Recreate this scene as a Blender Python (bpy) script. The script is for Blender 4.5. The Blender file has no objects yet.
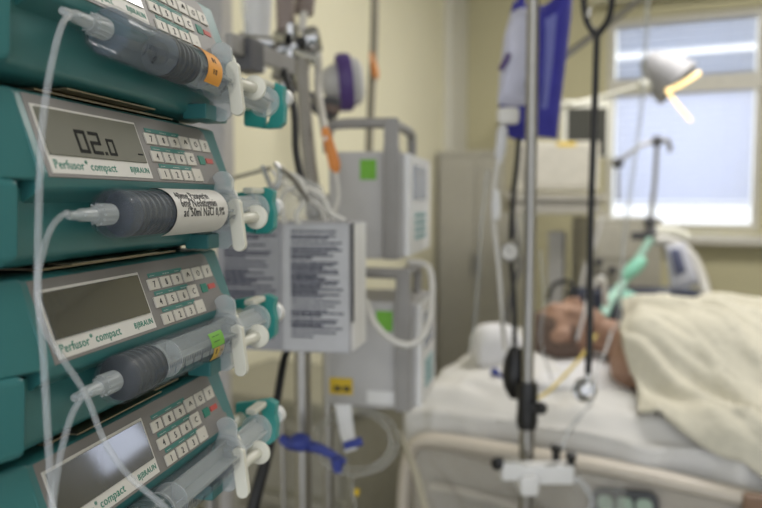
import bpy, bmesh, math, random
from mathutils import Vector, Matrix, noise
R = math.radians
random.seed(4)
C = bpy.context.scene.collection
# ------------------------------------------------------------------ camera, world, lights, exposure
CAMZ = 1.35
YAW, PITCH = R(24.85), R(4.2)
FPX = 741.0
cd = bpy.data.cameras.new('camera'); cam = bpy.data.objects.new('camera', cd); C.objects.link(cam)
cam.location = (0, 0, CAMZ); cam.rotation_euler = (R(90) - PITCH, 0, YAW)
cd.sensor_width = 36; cd.lens = 36 * FPX / 762; cd.clip_start = .02
cd.dof.use_dof = True; cd.dof.focus_distance = .495; cd.dof.aperture_fstop = 5.0
bpy.context.scene.camera = cam
vs = bpy.context.scene.view_settings
bpy.context.scene.display_settings.display_device = 'sRGB'
vs.view_transform = 'Standard'; vs.look = 'None'; vs.gamma = 1; vs.use_curve_mapping = False
vs.exposure = 0.0
w = bpy.data.worlds.new('sky'); bpy.context.scene.world = w; w.use_nodes = True
bg = w.node_tree.nodes['Background']; bg.inputs[0].default_value = (.92, .95, 1, 1); bg.inputs[1].default_value = 1.5

def area(name, loc, rot, sx, sy, power, col=(1, 1, 1)):
    l = bpy.data.lights.new(name, 'AREA'); l.shape = 'RECTANGLE'; l.size = sx; l.size_y = sy; l.energy = power; l.color = col
    o = bpy.data.objects.new(name, l); C.objects.link(o); o.location = loc; o.rotation_euler = rot
    return o
area('daylight_window', (-0.1, 4.75, 1.9), (R(-90), 0, 0), 1.8, 1.6, 45, (.86, .93, 1))
area('ceiling_luminaire_light', (0.2, 2.55, 2.74), (0, 0, 0), 1.2, .5, 37, (1, .97, .93))
area('room_luminaire_light', (0.6, -0.9, 2.74), (0, 0, 0), 1.2, .5, 9, (1, .96, .9))

# ------------------------------------------------------------------ layout maths
CM = cam.rotation_euler.to_matrix()
def at(px, py, z):                      # a point seen at (px, py) standing z metres deep
    return Vector((0, 0, CAMZ)) + CM @ (Vector(((px - 381) / FPX, -(py - 254) / FPX, -1)) * z)
def ray(px, py): return CM @ Vector(((px - 381) / FPX, -(py - 254) / FPX, -1))
def onY(px, py, Y): d = ray(px, py); return Vector((0, 0, CAMZ)) + d * (Y / d.y)
def onX(px, py, X): d = ray(px, py); return Vector((0, 0, CAMZ)) + d * (X / d.x)
RIGHT = CM @ Vector((1, 0, 0)); UP = Vector((0, 0, 1)); FWD = Vector((-RIGHT.y, RIGHT.x, 0))

# ------------------------------------------------------------------ materials
def lin(c):
    if isinstance(c, str):
        c = [int(c[i:i + 2], 16) / 255 for i in (0, 2, 4)]
    return tuple((x / 12.92 if x <= .04045 else ((x + .055) / 1.055) ** 2.4) for x in c)
MATS = {}
def mat(name, col, rough=.5, metal=0, var=.06, scale=30, bump=0, coat=0, emit=0, sub=0):
    if name in MATS: return MATS[name]
    m = bpy.data.materials.new(name); m.use_nodes = True; N = m.node_tree.nodes; L = m.node_tree.links
    b = N['Principled BSDF']; c = lin(col)
    tc = N.new('ShaderNodeTexCoord'); n = N.new('ShaderNodeTexNoise'); n.inputs['Scale'].default_value = scale; n.inputs['Detail'].default_value = 3
    L.new(tc.outputs['Object'], n.inputs['Vector'])
    cr = N.new('ShaderNodeValToRGB'); cr.color_ramp.elements[0].position = .3; cr.color_ramp.elements[1].position = .7
    cr.color_ramp.elements[0].color = (*[x * (1 - var) for x in c], 1); cr.color_ramp.elements[1].color = (*[min(1, x * (1 + var)) for x in c], 1)
    L.new(n.outputs['Fac'], cr.inputs[0]); L.new(cr.outputs[0], b.inputs['Base Color'])
    b.inputs['Roughness'].default_value = rough; b.inputs['Metallic'].default_value = metal
    b.inputs['Coat Weight'].default_value = coat; b.inputs['Coat Roughness'].default_value = .05
    if sub: b.inputs['Subsurface Weight'].default_value = sub; b.inputs['Subsurface Scale'].default_value = .02
    if emit: b.inputs['Emission Color'].default_value = (*c, 1); b.inputs['Emission Strength'].default_value = emit
    if bump:
        bm_ = N.new('ShaderNodeBump'); bm_.inputs['Strength'].default_value = bump; bm_.inputs['Distance'].default_value = .01
        L.new(n.outputs['Fac'], bm_.inputs['Height']); L.new(bm_.outputs[0], b.inputs['Normal'])
    MATS[name] = m; return m
def clear(name, col, opac=.25, rough=.15, edge=.5):
    """thin clear plastic: transparent, milkier towards its edges"""
    if name in MATS: return MATS[name]
    m = bpy.data.materials.new(name); m.use_nodes = True; N = m.node_tree.nodes; L = m.node_tree.links
    b = N['Principled BSDF']; b.inputs['Base Color'].default_value = (*lin(col), 1); b.inputs['Roughness'].default_value = rough
    t = N.new('ShaderNodeBsdfTransparent'); mx = N.new('ShaderNodeMixShader'); lw = N.new('ShaderNodeLayerWeight'); lw.inputs[0].default_value = .25
    mr = N.new('ShaderNodeMapRange'); mr.inputs['To Min'].default_value = opac; mr.inputs['To Max'].default_value = min(1, opac + edge)
    nz = N.new('ShaderNodeTexNoise'); nz.inputs['Scale'].default_value = 40
    ad = N.new('ShaderNodeMath'); ad.operation = 'MULTIPLY_ADD'; ad.inputs[1].default_value = .08
    L.new(lw.outputs['Facing'], mr.inputs['Value']); L.new(nz.outputs['Fac'], ad.inputs[0]); L.new(mr.outputs[0], ad.inputs[2])
    L.new(ad.outputs[0], mx.inputs[0]); L.new(t.outputs[0], mx.inputs[1]); L.new(b.outputs[0], mx.inputs[2])
    L.new(mx.outputs[0], N['Material Output'].inputs[0]); MATS[name] = m; return m
def transl(name, col, f=.5):
    if name in MATS: return MATS[name]
    m = bpy.data.materials.new(name); m.use_nodes = True; N = m.node_tree.nodes; L = m.node_tree.links
    N.remove(N['Principled BSDF'])
    d = N.new('ShaderNodeBsdfDiffuse'); t = N.new('ShaderNodeBsdfTranslucent'); mx = N.new('ShaderNodeMixShader'); mx.inputs[0].default_value = f
    n = N.new('ShaderNodeTexNoise'); n.inputs['Scale'].default_value = 6
    cr = N.new('ShaderNodeValToRGB'); c = lin(col); cr.color_ramp.elements[0].color = (*[x * .95 for x in c], 1); cr.color_ramp.elements[1].color = (*c, 1)
    L.new(n.outputs['Fac'], cr.inputs[0])
    for q in (d, t): L.new(cr.outputs[0], q.inputs['Color'])
    L.new(d.outputs[0], mx.inputs[1]); L.new(t.outputs[0], mx.inputs[2]); L.new(mx.outputs[0], N['Material Output'].inputs[0]); MATS[name] = m; return m

teal = mat('teal_plastic', '336f70', .36, var=.05, scale=8)
teal2 = mat('teal_bright_plastic', '33938e', .35, var=.05)
panelg = mat('panel_grey', '7c7977', .5, var=.03)
cream = mat('cream_plastic', 'd9d8cc', .4, var=.03)
white = mat('white_plastic', 'dcdcdc', .4, var=.03)
labelw = mat('label_white', 'd6d4cf', .5, var=.02)
keyw = mat('key_white', 'cfcbc2', .5, var=.03)
green_ink = mat('green_ink', '1f7a68', .6); dark_ink = mat('dark_ink', '2a2a2e', .6); red_ink = mat('red_ink', 'c0504a', .6)
lcd = mat('display_glass', '3f403d', .2, var=.04, coat=1); lcd_seg = mat('display_segments', '1c1d1c', .9)
dark = mat('dark_rubber', '16171a', .5); blackp = mat('black_plastic', '141416', .35)
rubber = mat('stopper_rubber', '25272c', .55)
syr = clear('syringe_plastic', '94a0aa', .0, .12, .22)
syrm = clear('syringe_milky', 'ccd3d6', .32, .25, .35)
fluid1 = clear('syringe_solution_pale', '8592a1', .28, .1, .25)
fluid = clear('syringe_solution', '4c5766', .08, .1, .14)
tubem = clear('clear_tube', 'c3c8cc', .20, .15, .42)
bagc = clear('clear_bag', 'd4d6d8', .22, .2, .35)
chrome = mat('chrome', 'b9b9b9', .18, 1, var=.02)
steel = mat('brushed_steel', '9c9a96', .33, 1, var=.05, scale=80)
greym = mat('grey_lacquer', '8f8d8b', .45, var=.04)
lgrey = mat('light_grey_housing', 'b7b6b6', .5, var=.03)
dgrey = mat('dark_grey_plastic', '4c4c50', .5)
orange = mat('orange_clip', 'd98a3e', .5); orangel = mat('orange_label', 'e8a03c', .6)
greens = mat('green_sticker', '6fae3a', .6); yellows = mat('yellow_sticker', 'd6b62c', .6)
purple = mat('purple_plastic', '4f3a78', .5); bluef = mat('blue_fabric', '37369a', .7, var=.12, scale=25, bump=.3)
bluec = mat('blue_clamp', '2f3d8c', .5)
beige = mat('beige_rail', 'c4bcb0', .45, var=.03); beiged = mat('beige_panel', 'a8a298', .5, var=.04)
sheet = mat('bed_sheet', 'd3d2d0', .9, var=.03, scale=9, bump=.15); pillowm = mat('pillow_linen', 'd9d9dc', .9, var=.03)
blank = mat('cream_blanket', 'cfcbbb', .95, var=.05, scale=60, bump=.25)
skin = mat('skin', 'a07e6a', .6, var=.09, scale=14); hairm = mat('short_hair', '65554c', .9, var=.25, scale=60, bump=.6)
skind = mat('sleeve_skin', '8d5c50', .6)
wallm = mat('cream_wall_paint', 'e2ddc3', .85, var=.02, scale=3)
wallo = mat('ochre_wall_paint', 'c2bc9b', .85, var=.02, scale=3)
wallg = mat('pale_wall_paint', 'd6d4ca', .85, var=.02, scale=3)
floorm = mat('grey_linoleum', '8a8778', .4, var=.08, scale=20)
ceilm = mat('ceiling_white', 'cfcdc6', .9)
framew = mat('window_frame_white', 'cbc8be', .5)
ribm = mat('grey_locker_lacquer', 'b3b0a6', .5, var=.03)

# ------------------------------------------------------------------ mesh builder
class MB:
    def __init__(s): s.v = []; s.f = []; s.m = []; s.flat = []
    def add(s, vs_, fs, mi=0, M=None):
        o = len(s.v)
        for p in vs_:
            p = Vector(p)
            s.v.append(M @ p if M is not None else p)
        for f in fs: s.f.append([i + o for i in f]); s.m.append(mi)
        return s
    def bm(s, b, mi=0, M=None):
        b.verts.ensure_lookup_table(); b.verts.index_update()
        s.add([v.co.copy() for v in b.verts], [[v.index for v in f.verts] for f in b.faces], mi, M); b.free(); return s
    def box(s, c, d, bev=0, mi=0, M=None, seg=2):
        b = bmesh.new(); bmesh.ops.create_cube(b, size=1)
        for v in b.verts: v.co = Vector((v.co.x * d[0], v.co.y * d[1], v.co.z * d[2])) + Vector(c)
        if bev: bmesh.ops.bevel(b, geom=list(b.edges), offset=bev, segments=seg, affect='EDGES', profile=.6)
        return s.bm(b, mi, M)
    def prism(s, poly, a, t, bev=0, mi=0, M=None, axis='x', seg=2):
        """poly (p,q) extruded from a to t along axis; x:(y,z)  y:(x,z)  z:(x,y)"""
        def P(p, k): return {'x': (k, p[0], p[1]), 'y': (p[0], k, p[1]), 'z': (p[0], p[1], k)}[axis]
        b = bmesh.new(); A = [b.verts.new(P(p, a)) for p in poly]; B = [b.verts.new(P(p, t)) for p in poly]; n = len(poly)
        b.faces.new(A); b.faces.new(B[::-1])
        for i in range(n): b.faces.new((A[i], B[i], B[(i + 1) % n], A[(i + 1) % n]))
        bmesh.ops.recalc_face_normals(b, faces=b.faces)
        if bev: bmesh.ops.bevel(b, geom=list(b.edges), offset=bev, segments=seg, affect='EDGES', profile=.6)
        return s.bm(b, mi, M)
    def lathe(s, prof, M=None, n=32, mi=0, ax='z'):
        """prof [(r, h)] about +z (or +x)"""
        vs_ = []; fs = []
        for r, h in prof:
            for k in range(n):
                a = 2 * math.pi * k / n
                p = (max(r, 1e-5) * math.cos(a), max(r, 1e-5) * math.sin(a), h)
                vs_.append(p if ax == 'z' else (p[2], p[0], p[1]))
        for i in range(len(prof) - 1):
            for k in range(n):
                fs.append((i * n + k, i * n + (k + 1) % n, (i + 1) * n + (k + 1) % n, (i + 1) * n + k))
        return s.add(vs_, fs, mi, M)
    def tube(s, pts, r, n=10, mi=0, smooth=6, caps=True, flat=1.0, M=None):
        pts = [Vector(p) for p in pts]; rr = r if isinstance(r, (list, tuple)) else [r] * len(pts)
        if smooth > 1 and len(pts) > 2:
            P = []; Q = []
            for i in range(len(pts) - 1):
                p0 = pts[max(i - 1, 0)]; p1 = pts[i]; p2 = pts[i + 1]; p3 = pts[min(i + 2, len(pts) - 1)]
                for k in range(smooth):
                    t = k / smooth
                    P.append(.5 * ((2 * p1) + (p2 - p0) * t + (2 * p0 - 5 * p1 + 4 * p2 - p3) * t * t + (3 * p1 - p0 - 3 * p2 + p3) * t ** 3)); Q.append(rr[i] * (1 - t) + rr[i + 1] * t)
            P.append(pts[-1]); Q.append(rr[-1]); pts, rr = P, Q
        vs_ = []; fs = []; nrm = None
        for i, p in enumerate(pts):
            t = (pts[min(i + 1, len(pts) - 1)] - pts[max(i - 1, 0)]).normalized()
            if nrm is None:
                nrm = t.cross(Vector((0, 0, 1)));
                if nrm.length < .1: nrm = t.cross(Vector((0, 1, 0)))
            nrm = (nrm - t * nrm.dot(t)).normalized(); bn = t.cross(nrm)
            for k in range(n):
                a = 2 * math.pi * k / n; vs_.append(p + nrm * math.cos(a) * rr[i] * flat + bn * math.sin(a) * rr[i])
        for i in range(len(pts) - 1):
            for k in range(n): fs.append((i * n + k, i * n + (k + 1) % n, (i + 1) * n + (k + 1) % n, (i + 1) * n + k))
        if caps: fs.append(tuple(range(n))[::-1]); fs.append(tuple((len(pts) - 1) * n + k for k in range(n)))
        return s.add(vs_, fs, mi, M)
    def ball(s, c, r, mi=0, M=None, n=16):
        b = bmesh.new(); bmesh.ops.create_uvsphere(b, u_segments=n, v_segments=n // 2 + 2, radius=1)
        r = r if isinstance(r, (tuple, list)) else (r, r, r)
        for v in b.verts: v.co = Vector((v.co.x * r[0], v.co.y * r[1], v.co.z * r[2])) + Vector(c)
        return s.bm(b, mi, M)
    def text(s, txt, size, M, mi=0, wrap=None, depth=.0001, align='LEFT'):
        cu = bpy.data.curves.new('t', 'FONT'); cu.body = txt; cu.size = size; cu.extrude = depth; cu.resolution_u = 2; cu.align_x = align
        cu.space_character = 1.06
        if wrap is None: cu.offset = size * .006
        o = bpy.data.objects.new('t', cu); C.objects.link(o); bpy.context.view_layer.update()
        me = o.evaluated_get(bpy.context.evaluated_depsgraph_get()).to_mesh()
        vs_ = [v.co.copy() for v in me.vertices]; fs = [list(p.vertices) for p in me.polygons]
        o.to_mesh_clear(); bpy.data.objects.remove(o); bpy.data.curves.remove(cu)
        if wrap: vs_ = [wrap(v) for v in vs_]
        return s.add(vs_, fs, mi, M)
def wm(o): return o.matrix_basis if not o.parent else wm(o.parent) @ o.matrix_basis
def obj(name, mb, mats, parent=None, world=False, angle=40, label=None):
    """one mesh object; world=True: the shape was built in world coordinates"""
    if not isinstance(mats, (list, tuple)): mats = [mats]
    me = bpy.data.meshes.new(name); vs_ = mb.v
    if world and parent: I = wm(parent).inverted(); vs_ = [I @ v for v in vs_]
    me.from_pydata([tuple(v) for v in vs_], [], mb.f)
    for m in mats: me.materials.append(m)
    for p, i in zip(me.polygons, mb.m): p.material_index = i; p.use_smooth = True
    me.validate(); me.update()
    if angle < 170: me.set_sharp_from_angle(angle=R(angle))
    o = bpy.data.objects.new(name, me); C.objects.link(o)
    if angle < 170: wnm = o.modifiers.new('normals', 'WEIGHTED_NORMAL'); wnm.keep_sharp = True
    if parent: o.parent = parent
    if label: o['label'] = label
    return o
def tag(o, label, cat, group=None, kind=None):
    o['label'] = label; o['category'] = cat
    if group: o['group'] = group
    if kind: o['kind'] = kind
    return o
def thing(name, label, cat, loc=(0, 0, 0), rz=0, group=None):
    o = bpy.data.objects.new(name, None); C.objects.link(o); o.location = loc; o.rotation_euler = (0, 0, rz); o.empty_display_size = .05
    return tag(o, label, cat, group)
def struct(name, mb, m, parent=None):
    o = obj(name, mb, m, parent)
    if not parent: o['kind'] = 'structure'
    return o
def lone(name, mb, m, label, cat, group=None, angle=40):
    """a thing that is one mesh, origin at its lowest point"""
    lo = min(mb.v, key=lambda v: v.z); c = sum(mb.v, Vector()) / len(mb.v); org = Vector((c.x, c.y, lo.z)); mb.v = [v - org for v in mb.v]
    o = obj(name, mb, m, angle=angle); o.location = org; return tag(o, label, cat, group)
def copy_tree(o, parent=None):
    c = o.copy(); C.objects.link(c); c.parent = parent
    for ch in [x for x in C.objects if x.parent == o]: copy_tree(ch, c)
    return c
def frame(o, x, z):                      # matrix with origin o, local x along x, local z along z
    z = Vector(z).normalized(); x = Vector(x); x = (x - z * x.dot(z)).normalized(); y = z.cross(x)
    M = Matrix((x, y, z)).transposed().to_4x4(); M.translation = Vector(o); return M

# ------------------------------------------------------------------ room
WX, WY, CE = -1.46, 4.30, 2.80
b = MB(); b.box((1.0, 1.6, -.05), (5.4, 6.0, .1)); struct('floor', b, floorm)
b = MB(); b.box((1.0, 1.6, CE + .05), (5.4, 6.0, .1)); struct('ceiling', b, ceilm)
b = MB(); b.box((WX - .05, 1.45, CE / 2), (.1, 5.9, CE)); struct('wall_left', b, wallm)
b = MB(); b.box((3.6, 1.6, CE / 2), (.1, 6.0, CE)); struct('wall_right', b, wallm)
w1 = (-.615, .165); w2 = None; zs, zt = 1.185, 2.335
b = MB()
b.box(((WX - .1 + w1[0]) / 2, WY + .1, CE / 2), (w1[0] - WX + .1, .2, CE))
b.box(((w1[0] + 3.55) / 2, WY + .1, zs / 2), (3.55 - w1[0], .2, zs))
b.box(((w1[0] + 3.55) / 2, WY + .1, (CE + zt) / 2), (3.55 - w1[0], .2, CE - zt))
b.box(((w1[1] + 3.55) / 2, WY + .1, (zs + zt) / 2), (3.55 - w1[1], .2, zt - zs))
struct('wall_back', b, wallo)
b = MB(); b.box((WX + .02, WY - .15, CE / 2), (.04, .30, CE), .004); struct('trim_1', b, wallg)
b = MB(); b.box((-.05, WY - .05, zs - .045), (1.35, .10, .05), .008); struct('trim_2', b, framew)
b = MB(); b.box((.35, WY - .09, 2.43), (2.1, .06, .06), .006); b.box((.35, WY - .03, 2.46), (2.1, .06, .02)); struct('trim_3', b, mat('pale_rail', 'b9b59c', .5))
glass = clear('window_glass', 'e8eef2', .04, .02, .1)
slat = transl('blind_slats', 'd6d9e4', .5); slat2 = transl('blind_slats_blue', 'bcc2d0', .42)
for i, (x0, x1) in enumerate((w1,)):
    wn = bpy.data.objects.new('window_%d' % (i + 1), None); C.objects.link(wn); wn.location = ((x0 + x1) / 2, WY + .1, zs); wn['kind'] = 'structure'
    b = MB(); cx = (x0 + x1) / 2
    for xx in (x0 + .02, x1 - .02): b.box((xx, WY + .08, (zs + zt) / 2), (.04, .08, zt - zs), .004)
    for zz, h in ((zs + .018, .036), (zt - .02, .04), (1.965, .09)): b.box((cx, WY + .075, zz), (x1 - x0, .09, h), .004)
    obj('window_frame', b, framew, wn, True)
    b = MB(); b.box((cx, WY + .11, (zs + zt) / 2), (x1 - x0 - .05, .006, zt - zs - .05)); obj('pane', b, glass, wn, True)
    for nm, za, zb, m, gap in (('lower', 1.335, 1.915, slat, None), ('upper', 2.015, 2.29, slat2, (2.125, 2.165))):
        b = MB(); z = zb; k = 0
        while z > za:
            if not (gap and gap[0] < z < gap[1]):
                M = Matrix.Translation((cx, WY + .055, z)) @ Matrix.Rotation(R(56), 4, 'X')
                b.box((0, 0, 0), (x1 - x0 - .09, .042, .0012), 0, 0, M)
            z -= .037; k += 1
        b.box((cx, WY + .055, za - .008), (x1 - x0 - .09, .02, .014), .003); b.box((cx, WY + .055, zb + .014), (x1 - x0 - .09, .028, .02), .003)
        for q in (-.22, .22): b.tube([(cx + q, WY + .04, zb), (cx + q, WY + .04, za)], .001, 6, smooth=1)
        bl = thing('window_blind', 'pale slatted blind drawn over the larger lower pane of the window' if nm == 'lower' else 'bluish slatted blind with a bright gap over the upper pane of the window', 'blind', (cx, WY + .055, za - .015), 0, 'slatted blinds in the windows')
        obj('slats', b, m, bl, True)

t = thing('added_glow_panel', 'lit white film viewing box on the wall right of the window', 'added light', (1.25, WY - .03, 1.44))  # unseen panel added so the lowest pump display mirrors something bright
b = MB(); b.box((0, 0, .18), (.40, .06, .40), .01); obj('housing', b, white, t)
b = MB(); b.box((0, -.031, .18), (.32, .004, .34), .001); obj('glow_face', b, mat('added_panel_glow', 'dfe8ff', .5, emit=5), t)
# ceiling luminaires
for i, (x, y) in enumerate(((.2, 2.55), (.6, -.9))):
    t = thing('ceiling_light', ['flat ceiling light above the bed', 'flat ceiling light above the pump stand'][i], 'light', (x, y, 2.76))
    b = MB(); b.box((0, 0, .02), (1.3, .6, .04), .008); obj('housing', b, white, t)
    b = MB(); b.box((0, 0, -.004), (1.18, .48, .006), .002); obj('diffuser', b, mat('diffuser', 'fff6e6', .6, emit=1.2), t)

# ------------------------------------------------------------------ infusion syringe pumps
UD = (RIGHT * .2027 + FWD * .979).normalized(); ND = Vector((-UD.y, UD.x, 0))     # ND: into the pumps
URZ = math.atan2(UD.y, UD.x)
def stk(u, y, h): return Vector((0, 0, CAMZ + h)) + UD * u + ND * y
PB, PT = .0500, .0945; TILT = .016
ex = Vector((1, 0, 0)); ey = Vector((0, TILT, PT - PB)).normalized(); en = ex.cross(ey)
PM = Matrix((ex, ey, en)).transposed().to_4x4(); PM.translation = Vector((0, 0, PB))     # panel frame
PH = math.hypot(TILT, PT - PB)
def px_(u): return u - .30

def make_pump():
    t = thing('syringe_pump', '', 'pump', (0, 0, 0), URZ)
    b = MB()
    up = [(.0, PB - .006), (-.001, PB + .001), (TILT - .001, PT + .001), (TILT + .004, .0975), (.19, .0975), (.19, .036), (.012, .036), (.004, .041)]
    b.prism(up, .040, .286, .0018)
    b.prism([(.011, .008), (.011, .045), (.185, .045), (.185, .004), (.03, .001), (.016, .004)], .030, .280, .0022)
    def hexa(xa, pa, xb, pb, bev):          # block whose section changes from pa to pb
        q = bmesh.new(); A = [q.verts.new((xa, *p)) for p in pa]; B = [q.verts.new((xb, *p)) for p in pb]; n = len(pa)
        q.faces.new(A); q.faces.new(B[::-1])
        for i in range(n): q.faces.new((A[i], B[i], B[(i + 1) % n], A[(i + 1) % n]))
        bmesh.ops.recalc_face_normals(q, faces=q.faces); bmesh.ops.bevel(q, geom=list(q.edges), offset=bev, segments=3, affect='EDGES', profile=.6); b.bm(q)
    hexa(-.035, [(.030, .048), (.036, .096), (.19, .096), (.19, .048)], .043, [(-.0012, .0485), (TILT - .001, .0972), (.19, .0972), (.19, .0485)], .003)
    hexa(-.035, [(.034, .004), (.032, .049), (.19, .049), (.19, .004)], .028, [(.003, .006), (.001, .0492), (.19, .0492), (.19, .006)], .005)
    b.box((.252, .006, .006), (.040, .02, .012), .002)
    obj('housing', b, teal, t)
    # grey control panel with rounded corners
    b = MB(); x0, x1 = px_(.3460), px_(.569)
    b.prism([(x0, 0), (x1 + .004, 0), (x1 + .004, .010), (x1, .012), (x1 - .006, PH - .003), (x1 - .012, PH), (x0, PH)], .0002, .0016, .0004, 0, PM, 'z')
    cp = obj('control_panel', b, panelg, t)
    b = MB(); fx0, fx1 = px_(.3495), px_(.4545)
    b.prism([(fx0, .002), (fx1, .002), (fx1, PH - .006), (fx0, PH - .006)], .0016, .0020, 0, 0, PM, 'z')
    b.text('Perfusor', .0074, PM @ Matrix.Translation((fx0 + .003, .0048, .0021)), 1)
    b.text('®', .0034, PM @ Matrix.Translation((fx0 + .0320, .0083, .0021)), 1)
    b.text('compact', .0074, PM @ Matrix.Translation((fx0 + .0365, .0048, .0021)), 1)
    b.text('B|BRAUN', .0054, PM @ Matrix.Translation((fx0 + .0795, .0054, .0021)), 1)
    obj('name_strip', b, [labelw, green_ink], t)
    b = MB(); b.box(((fx0 + fx1) / 2, (.0125 + PH - .0078) / 2, .0024), (fx1 - fx0 - .0045, PH - .0078 - .0125, .0010), .0002, 0, PM); obj('display', b, lcd, t)
    b = MB()                                                     # small print over the key rows
    for r, (yy, xs) in enumerate(((.0375, (.473, .491, .509)), (.0243, (.4735, .4915, .5095)), (.0118, (.476, .494, .512)))):
        b.box((px_(xs[1]), yy, .0017), (.050, .0030, .0003), 0, 0, PM)
        for q, xx in enumerate(xs):
            b.text(('alarm', 'conc', 'bolus', 'mode', 'rate', 'vol', 'time', 'data', 'stop')[r * 3 + q] if 0 else '—' * (2 + (q + r) % 2), .0030, PM @ Matrix.Translation((px_(xx) - .005, yy - .0012, .0019)), 1)
    obj('key_row_strip', b, [mat('strip_teal', '3f7f78', .6), labelw], t)
    rows = ((.0290, .4690, ['7', '8', '9', '↑', 'O', 'F']), (.0162, .4695, ['4', '5', '6', 'C']), (.0036, .4720, ['1', '2', '3', '.']))
    for yy, u0, ks in rows:
        for k, ch in enumerate(ks):
            xx = px_(u0 + .0172 * k); tall = 1 if k < 3 else 1.28
            b = MB(); b.box((0, 0, .0011), (.0142, .0078 * tall, .0014), .0005, 0)
            if ch == '↑': b.tube([(-.002, -.001, .0021), (0, .002, .0021), (.002, -.001, .0021)], .0004, 4, 1, smooth=1)
            else: b.text(ch, .0064, Matrix.Translation((0, -.0023, .0020)), 1, align='CENTER')
            M = PM @ Matrix.Translation((xx, yy + .002 + (.001 if tall > 1 else 0), .0010)); b.v = [M @ v for v in b.v]
            obj('key', b, [keyw, dark_ink], t)
    for u_, m, nm in ((.5415, green_ink, 'start_key'), (.5550, red_ink, 'stop_key')):
        b = MB(); b.prism([(-.005, -.0035), (.004, -.0035), (.006, 0), (.004, .0035), (-.005, .0035)] if m is green_ink else [(-.006, -.002), (.006, -.002), (.006, .002), (-.006, .002)], 0, .0006, 0, 0, PM @ Matrix.Translation((px_(u_), .0195, .0016)), 'z')
        obj(nm, b, m, t)
    # metal mounting rail strip between this pump and the one above, rubber feet
    b = MB(); b.box((.145, .055, -.0008), (.16, .07, .0016), .0004); b.box((.13, .018, .0012), (.10, .016, .0012), .0004); obj('mounting_plate', b, mat('bronze_steel', '7d745f', .35, .8), t)
    for fx in (.02, .27):
        b = MB(); b.lathe([(.0, -.004), (.010, -.004), (.011, .002), (0, .002)], Matrix.Translation((fx, .05, 0)), 16); obj('foot', b, dark, t)
    # barrel holder
    return t
def drive(pump, dx, dh=0):
    """drive head that pushes the plunger (dx: local x of its inner face) and the lever that clamps the barrel"""
    b = MB()
    b.tube([(.27, .022, .030), (dx + .01, .022, .030)], .006, 12, smooth=1); obj('drive_rod', b, cream, pump)
    b = MB()
    poly = [(.006, .0475), (-.006, .0500), (-.014, .0465), (-.0125, .036), (-.0145, .026), (-.0135, .012), (-.008, .007), (.006, .0065), (.0015, .014), (-.0015, .027), (.0015, .040)]
    b.prism(poly, dx + .008, dx + .019, .0012); b.prism([(.006, .0475), (.006, .0065), (.028, .010), (.028, .044)], dx + .010, dx + .018, .002)
    obj('drive_head', b, teal2, pump)
    b = MB(); b.box((dx - .008, -.001, .0465), (.030, .010, .0055), .002); obj('plunger_claw', b, cream, pump, label='cream claw plate of the drive head')
    b = MB(); b.lathe([(0, 0), (.0085, 0), (.0095, .003), (.0095, .009), (.008, .011), (0, .011)], Matrix.Translation((dx + .0185, -.008, .031 + dh)), 24, 0, 'x'); obj('release_knob', b, white, pump, label='white release knob')
    b = MB(); M = Matrix.Translation((.250, -.0205, .0185 + dh)) @ Matrix.Rotation(R(-6), 4, 'X')
    b.prism([(.0055 * math.cos(a), (.0155 if math.sin(a) > 0 else -.0155) + .0055 * math.sin(a)) for a in [k * math.pi / 8 + .001 for k in range(16)]], -.003, .003, .0012, 0, M)
    b.tube([(.250, -.0205, .023 + dh), (.262, -.021, .0235 + dh), (.282, -.023, .024 + dh)], [.0050, .0042, .0046], 14)
    b.lathe([(0, 0), (.0085, 0), (.0100, .0012), (.0100, .003), (.0085, .0042), (0, .0042)], Matrix.Translation((.280, -.0235, .024 + dh)), 28, 0, 'x')
    b.tube([(.252, -.019, .033 + dh), (.2585, -.012, .046 + dh), (.2585, .012, .048 + dh)], .0022, 12)
    obj('barrel_lever', b, cream, pump, label='cream clamp lever with a round end')

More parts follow.
